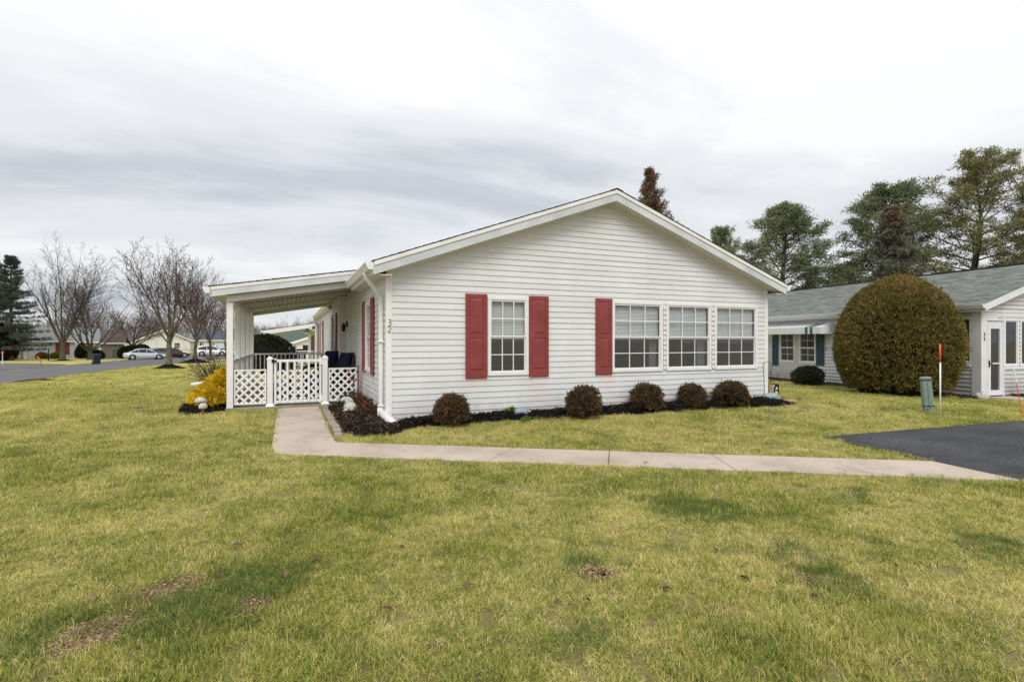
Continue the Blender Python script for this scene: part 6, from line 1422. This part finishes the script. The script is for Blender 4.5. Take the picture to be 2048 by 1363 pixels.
# ------------------------------------------------------------------ parked cars
m_tyre = M('tyre', (.012, .012, .012), rough=.9); m_rim = M('rim', (.45, .46, .47), rough=.35, metal=.6); m_cglass = M('car_glass', (.02, .025, .03), rough=.06, spec=.8)
m_head = M('headlight', (.6, .62, .62), rough=.15); m_tail = M('tail_light', (.35, .02, .02), rough=.3)
def car(label, p, rz, paint, suv=False):
    t = thing('parked_car', label, 'car', p, rz, 'cars parked across the street')
    L, w = (4.6, .93) if suv else (4.5, .88); hb_ = .95 if suv else .82; hr = 1.68 if suv else 1.43
    # stations: x, underside, shoulder height, half width
    if suv: st = [(-2.28, .5, .75, .70), (-2.2, .32, 1.0, .86), (-1.6, .26, hb_+.08, w), (0, .24, hb_+.05, w), (1.0, .24, hb_+.02, w), (1.75, .26, hb_-.06, w*.98), (2.15, .32, .78, .82), (2.3, .48, .66, .68)]
    else: st = [(-2.22, .48, .72, .66), (-2.12, .3, .92, .80), (-1.6, .24, .93, w), (-.5, .2, .90, w), (.7, .2, .86, w), (1.5, .22, .76, w*.98), (2.05, .28, .62, .80), (2.25, .42, .54, .64)]
    mb = MB(); n = 10
    for x, zb, zs, hw in st:
        ring = [(-hw*.92, zb), (-hw, zb+.1), (-hw, (zb+zs)/2+.02), (-hw*.96, zs-.05), (-hw*.80, zs), (hw*.80, zs), (hw*.96, zs-.05), (hw, (zb+zs)/2+.02), (hw, zb+.1), (hw*.92, zb)]
        mb.v += [(x, y, z) for y, z in ring]
    for i in range(len(st)-1):
        for j in range(n): mb.f.append((i*n+j, i*n+(j+1) % n, (i+1)*n+(j+1) % n, (i+1)*n+j))
    mb.f.append(tuple(range(n))); mb.f.append(tuple(range(len(st)*n-1, (len(st)-1)*n-1, -1))); body = mb.build('body', paint, t, smooth=True)
    gs = [(-2.05, 1.0, .74), (-1.75, hr-.12, .62), (-1.2, hr, .60), (.0, hr, .60), (.45, hr-.08, .62), (1.15, hb_+.02, .76)] if suv else [(-1.75, .93, .70), (-1.0, hr-.07, .58), (-.4, hr, .56), (.15, hr-.02, .57), (.45, hr-.1, .59), (1.2, .86, .74)]
    mb = MB()
    for x, z, hw in gs: zb = min(z-.01, hb_); mb.v += [(x, -w*.86, zb), (x, -hw, z), (x, hw, z), (x, w*.86, zb)]
    for i in range(len(gs)-1):
        for j in range(4): mb.f.append((i*4+j, i*4+(j+1) % 4, (i+1)*4+(j+1) % 4, (i+1)*4+j))
    mb.f += [(0, 1, 2, 3), tuple(range(len(gs)*4-1, len(gs)*4-5, -1))]; mb.build('roof', paint, t, bevel=.03, seg=2)
    def zc_(x):
        for a, b in zip(gs, gs[1:]):
            if a[0] <= x <= b[0]: k = (x-a[0])/(b[0]-a[0]); return a[1]+(b[1]-a[1])*k, a[2]+(b[2]-a[2])*k
    for s in (-1, 1):
        for (x0, x1) in ((gs[0][0]+.22, -.72), (-.66, .14), (.2, .95)) if suv else ((-1.42, -.75), (-.70, .06), (.12, .95)):
            mb = MB(); pts = []
            for x in (x0, x1):
                z, hw = zc_(x); zb = hb_+.05; f = lambda q: w*.86 + (hw-w*.86)*((q-hb_)/max(z-hb_, .05)); zt_ = max(zb+.02, z-.07); pts.append([(x, s*(f(zb)+.015), zb), (x, s*(f(zt_)+.015), zt_)])
            mb.quad(pts[0][0], pts[1][0], pts[1][1], pts[0][1]); mb.build('side_window', m_cglass, t)
        mb = MB(); x = 2.0 if not suv else 2.05; mb.ell((x, s*.6, .60 if not suv else .74), (.2, .16, .08), 10, 6); mb.build('headlight', m_head, t, smooth=True)
        mb = MB(); mb.ell((-2.08 if not suv else -2.12, s*.62, .78 if not suv else .95), (.12, .16, .09), 10, 6); mb.build('tail_light', m_tail, t, smooth=True)
    a, b = gs[-2], gs[-1]; mb = MB(); e = .03; mb.quad((a[0]+.05, -a[2]+.06, a[1]-.03+e), (b[0]-.12, -b[2]+.05, b[1]+.06+e), (b[0]-.12, b[2]-.05, b[1]+.06+e), (a[0]+.05, a[2]-.06, a[1]-.03+e)); mb.build('windscreen', m_cglass, t)
    a, b = gs[0], gs[1]; mb = MB(); mb.quad((a[0]+.08, -a[2]+.05, a[1]+.08+e), (b[0]-.02, -b[2]+.06, b[1]-.02+e), (b[0]-.02, b[2]-.06, b[1]-.02+e), (a[0]+.08, a[2]-.05, a[1]+.08+e)); mb.build('rear_window', m_cglass, t)
    R_ = .36 if suv else .32
    for x in (-1.36, 1.38):
        for s in (-1, 1):
            mb = MB(); mb.lathe([(R_*.62, -.1), (R_, -.09), (R_, .09), (R_*.62, .1)], (x, s*(w-.07), R_), 20, 'y'); wh = mb.build('wheel', m_tyre, t, smooth=False)
            mb = MB(); mb.lathe([(R_*.64, 0), (R_*.55, .02*s), (R_*.2, .025*s), (.02, .03*s)], (x, s*(w+.032), R_), 16, 'y'); mb.build('rim', m_rim, wh)
            mb = MB(); mb.lathe([(R_+.06, -.004), (R_+.06, .004)], (x, s*(w+.002), R_+.02), 20, 'y'); mb.build('wheel_arch', m_dark, t)
    return t
P_ = lambda n, c: M(n, c, rough=.25, spec=.6)
ps = P_('silver_paint', (.52, .54, .56)); pg = P_('green_grey_paint', (.10, .13, .13)); pr = P_('maroon_paint', (.05, .018, .018)); pw = P_('white_paint', (.78, .78, .78))
p = G(290, 719.5); car('silver sedan parked across the street behind the spreading tree', p, face_rot(p, .12), ps)
p = G(323, 716.5); car('grey green sedan parked just behind the silver sedan', p, face_rot(p, .5), pg)
p = G(343, 716.0); car('maroon car mostly hidden by the lichen covered trunk', p, face_rot(p, .3), pr)
p = at_px(425, 82); car('white sport utility car farther off, left of the two white cars', p, face_rot(p, -.1), pw, True)
p = at_px(457, 84); car('white car farther off, partly hidden by the porch post', p, face_rot(p, .1), pw)

# ------------------------------------------------------------------ grass
rng = np.random.default_rng(77)
def clump(seed, n, rad, h, w, mat, lay=.5):
    rg = np.random.default_rng(seed); a = rg.uniform(0, 6.283, n); q = np.sqrt(rg.random(n))*rad
    B = np.stack([q*np.cos(a), q*np.sin(a), np.full(n, -.006)], 1); az = rg.uniform(0, 6.283, n); ln = np.abs(rg.normal(0, lay, n)); H = h*rg.uniform(.45, 1.2, n)
    d1 = nrm(np.stack([np.cos(az)*ln, np.sin(az)*ln, np.ones(n)], 1)); d2 = nrm(d1 + np.stack([np.cos(az), np.sin(az), np.full(n, -.35)], 1)*rg.uniform(.2, 1.1, n)[:, None])
    S = np.stack([-np.sin(az+rg.normal(0, .5, n)), np.cos(az+rg.normal(0, .5, n)), np.zeros(n)], 1)*(w*rg.uniform(.6, 1.3, n))[:, None]*.5
    M1 = B + d1*(H*.55)[:, None]; T = M1 + d2*(H*.55)[:, None]
    V = np.stack([B-S, B+S, M1+S*.85, M1-S*.85, T+S*.12, T-S*.12], 1).reshape(-1, 3); i = np.arange(n)*6
    Fc = np.concatenate([np.stack([i, i+1, i+2, i+3], 1), np.stack([i+3, i+2, i+4, i+5], 1)]); rn = rg.random(n)
    return np_mesh('grass_clump', V, Fc, mat, np.concatenate([rn, rn]))
gcol = bpy.data.collections.new('grass_sources')
for i in range(8):
    if i < 5: me = clump(100+i, 84, .09, .056, .0034, m_blade, .85)
    else: me = clump(100+i, 76, .10, .075, .0036, m_blade_g, .7)
    o = bpy.data.objects.new('grass_clump_%02d' % i, me); gcol.objects.link(o)
def inside(P, poly):
    x, y = P[:, 0], P[:, 1]; r = np.zeros(len(P), bool); n = len(poly); j = n-1
    for i in range(n):
        xi, yi = poly[i]; xj, yj = poly[j]
        c = ((yi > y) != (yj > y)) & (x < (xj-xi)*(y-yi)/((yj-yi) or 1e-9) + xi); r ^= c; j = i
    return r
pts, scl = [], []
for (d0, d1, den, sc) in ((1.2, 4.5, 360, .74), (4.5, 9, 165, .92), (9, 16, 70, 1.25), (16, 30, 20, 1.8), (30, 48, 7, 2.6)):
    A = (d1**2-d0**2)*1.12; n = int(A*den); D = np.sqrt(rng.uniform(d0**2, d1**2, n)); a = rng.uniform(-1.12, 1.12, n)
    pts.append(np.stack([CAM[0] + (a*CY_+SY_)*D, CAM[1] + (-a*SY_+CY_)*D], 1)); scl.append(np.full(n, sc))
P = np.concatenate(pts); S_ = np.concatenate(scl)
front_bed = BED_F + [(HW+.1, 0), (0, 0)]
for poly in (WALK_POLY, DRIVE_POLY, STREET, front_bed, BED_S, BED_Y, [(0, 0), (HW, 0), (HW, 20), (0, 20)], [(-2.62, 2.93), (0, 2.93), (0, 9.62), (-2.62, 9.62)], [(p.x, p.y) for p in drv], BED_N, [tuple(p[:2]) for p in st],
             [(nc_.x, nc_.y), (nc_.x+nd_f[0]*8, nc_.y+nd_f[1]*8), (nc_.x+nd_f[0]*8+nd_s[0]*20, nc_.y+nd_f[1]*8+nd_s[1]*20), (nc_.x+nd_s[0]*20, nc_.y+nd_s[1]*20)]):
    if isinstance(poly[0], float): continue
    k = ~inside(P, poly); P, S_ = P[k], S_[k]
for px, py, r in ((338, 738, 1.0), (390, 725.5, 1.3)):
    c = G(px, py); k = np.hypot(P[:, 0]-c.x, P[:, 1]-c.y) > r; P, S_ = P[k], S_[k]
# bare patches and lush tufts as in the foreground of the photograph
bare = [(322, 1188, .13), (350, 1176, .12), (374, 1164, .08), (228, 1257, .13), (200, 1266, .12), (168, 1276, .12), (148, 1290, .09), (485, 1218, .09), (512, 1208, .07), (1192, 1147, .09), (1180, 1141, .05), (1565, 1125, .05), (1610, 1160, .06), (870, 1297, .04)]
lush = [(440, 1180, .30), (500, 1200, .22), (280, 1225, .26), (110, 1270, .22), (350, 1245, .25), (560, 1150, .25), (1165, 1130, .16), (1600, 1110, .22), (1660, 1165, .25), (1400, 1018, .35), (1330, 1010, .25), (1130, 1270, .2), (1700, 985, .25), (2020, 1100, .3)]
idx = rng.integers(0, 5, len(P))
dbm = []
for px, py, r in bare:
    c = G(px, py); dd = np.hypot(P[:, 0]-c.x, P[:, 1]-c.y); k = (dd > r*(.75+.35*np.sin(np.arctan2(P[:, 1]-c.y, P[:, 0]-c.x)*3+px))) | (rng.random(len(P)) < .26); P, S_, idx = P[k], S_[k], idx[k]
for px, py, r in lush:
    c = G(px, py); dd = np.hypot(P[:, 0]-c.x, P[:, 1]-c.y); k = (dd < r*1.2) & (rng.random(len(P)) < np.clip(1.15-dd/r, 0, .62)); idx[k] = rng.integers(5, 8, k.sum()); S_[k] *= .95
k = rng.random(len(P)) < .03; idx[k] = rng.integers(5, 8, k.sum())
Z = np.array([terr(x, y) for x, y in P]); n = len(P)
me = bpy.data.meshes.new('grass'); me.vertices.add(n); me.vertices.foreach_set('co', np.stack([P[:, 0], P[:, 1], Z], 1).astype(np.float32).ravel())
rot = np.stack([rng.normal(0, .10, n), rng.normal(0, .10, n), rng.uniform(0, 6.283, n)], 1).astype(np.float32)
zf = np.where(S_ > 1.5, .55, 1.0); hn = .92 + .24*np.sin(P[:, 0]*1.9+np.sin(P[:, 1]*2.3))*np.sin(P[:, 1]*1.7+1.3*np.sin(P[:, 0]*1.1)); sca = np.stack([S_*rng.uniform(.7, 1.35, n), S_*rng.uniform(.7, 1.35, n), S_*zf*hn*rng.uniform(.55, 1.35, n)], 1).astype(np.float32)
for nm, typ, dat, key in (('rot', 'FLOAT_VECTOR', rot, 'vector'), ('scl', 'FLOAT_VECTOR', sca, 'vector'), ('idx', 'INT', idx.astype(np.int32), 'value')):
    at = me.attributes.new(nm, typ, 'POINT'); at.data.foreach_set(key, dat.ravel())
me.materials.append(m_blade)
grass = link('grass', me); tag(grass, 'short winter grass, half green and half straw coloured', 'grass', kind='stuff')
ng = bpy.data.node_groups.new('grass_scatter', 'GeometryNodeTree'); ng.interface.new_socket('Geometry', in_out='INPUT', socket_type='NodeSocketGeometry'); ng.interface.new_socket('Geometry', in_out='OUTPUT', socket_type='NodeSocketGeometry')
gi, go = ng.nodes.new('NodeGroupInput'), ng.nodes.new('NodeGroupOutput'); iop = ng.nodes.new('GeometryNodeInstanceOnPoints'); ci = ng.nodes.new('GeometryNodeCollectionInfo')
ci.inputs['Collection'].default_value = gcol; ci.inputs['Separate Children'].default_value = True; ci.inputs['Reset Children'].default_value = True
def na(nm, typ): q = ng.nodes.new('GeometryNodeInputNamedAttribute'); q.data_type = typ; q.inputs['Name'].default_value = nm; return [o for o in q.outputs if o.enabled and o.name == 'Attribute'][0]
L_ = ng.links.new; L_(gi.outputs[0], iop.inputs['Points']); L_(ci.outputs[0], iop.inputs['Instance']); iop.inputs['Pick Instance'].default_value = True
L_(na('idx', 'INT'), iop.inputs['Instance Index']); L_(na('scl', 'FLOAT_VECTOR'), iop.inputs['Scale'])
L_(na('rot', 'FLOAT_VECTOR'), iop.inputs['Rotation']); L_(iop.outputs[0], go.inputs[0])
grass.modifiers.new('scatter', 'NODES').node_group = ng
# dirt showing in the bare patches
m_crumb = leafM('soil_and_straw', [(.0, (.09, .055, .035)), (.35, (.26, .165, .10)), (.7, (.44, .31, .18)), (1, (.74, .60, .36))], .95, 0, 4, .2)
for i, (px, py, r) in enumerate(bare):
    c = G(px, py); rr = random.Random(i); n = 14; mb = MB(); mb.v = [(0, 0, .010)] + [(r*1.15*(1+rr.uniform(-.3, .3))*math.cos(6.283*j/n), r*1.15*(1+rr.uniform(-.3, .3))*math.sin(6.283*j/n), .003) for j in range(n)]; mb.f = [(0, 1+j, 1+(j+1) % n) for j in range(n)]
    o = mb.build('bare_soil', m_dirt if i not in (9, 10) else m_soil, smooth=True); o.location = c; tag(o, 'bare soil patch in the lawn', kind='structure')
    rg = np.random.default_rng(300+i); q = int(520*r/.1); a_ = rg.uniform(0, 6.283, q); w_ = np.sqrt(rg.random(q))*r*1.25; V, Fc = leaf_np(np.stack([w_*np.cos(a_), w_*np.sin(a_), .008 + .008*rg.random(q)], 1), rg.normal(size=(q, 3))*[1, 1, .25], rg.uniform(.006, .026, q), rg.uniform(.003, .008, q), rg)
    link('soil_crumbs', np_mesh('soil_crumbs', V, Fc, m_crumb, rg.random(q)), o)['kind'] = 'stuff'
# fallen leaves
m_leaf = leafM('fallen_leaf_brown', [(.0, (.07, .042, .024)), (.6, (.17, .105, .055)), (1, (.32, .22, .13))], .8, .1, 1, .3)
leaf_px = [(345, 1248), (790, 1235), (872, 1300), (420, 1168), (640, 1122), (625, 1048), (795, 1100), (570, 1166), (1125, 1212), (1180, 1212), (1135, 1222), (925, 1180), (1790, 1335), (1790, 1140), (1475, 1160), (1286, 932), (1620, 1068), (1425, 1102), (545, 1210), (1320, 1185), (460, 1100), (190, 1200), (1740, 1030), (980, 1040)]
rr = random.Random(12)
for i, (px, py) in enumerate(leaf_px):
    p = G(px, py); L = rr.uniform(.045, .08); mb = MB(); w = L*rr.uniform(.35, .55); c = rr.uniform(.3, .8)
    prof = [(0, .02), (.15, .35), (.35, .9), (.55, 1), (.75, .7), (.9, .3), (1, .02)]
    for t_, q in prof:
        z = .12*L*math.sin(t_*3.1)
        mb.v += [(t_*L, -w*q*.5, z + c*abs(w*q*.5)), (t_*L, 0, z), (t_*L, w*q*.5, z + c*abs(w*q*.5))]
    for j in range(len(prof)-1):
        for s in (0, 1): mb.f.append((j*3+s, j*3+s+1, j*3+s+4, j*3+s+3))
    me = mb.mesh('fallen_leaf', m_leaf, smooth=True); a = me.attributes.new('rnd', 'FLOAT', 'FACE'); a.data.foreach_set('value', [rr.random()]*len(me.polygons))
    o = link('fallen_leaf', me); o.location = (p.x, p.y, p.z+.026); o.rotation_euler = (rr.uniform(-.6, .6), rr.uniform(-.5, .5), rr.uniform(0, 6.28)); tag(o, 'dry brown curled leaf lying on the lawn', 'leaf', 'fallen leaves on the lawn')
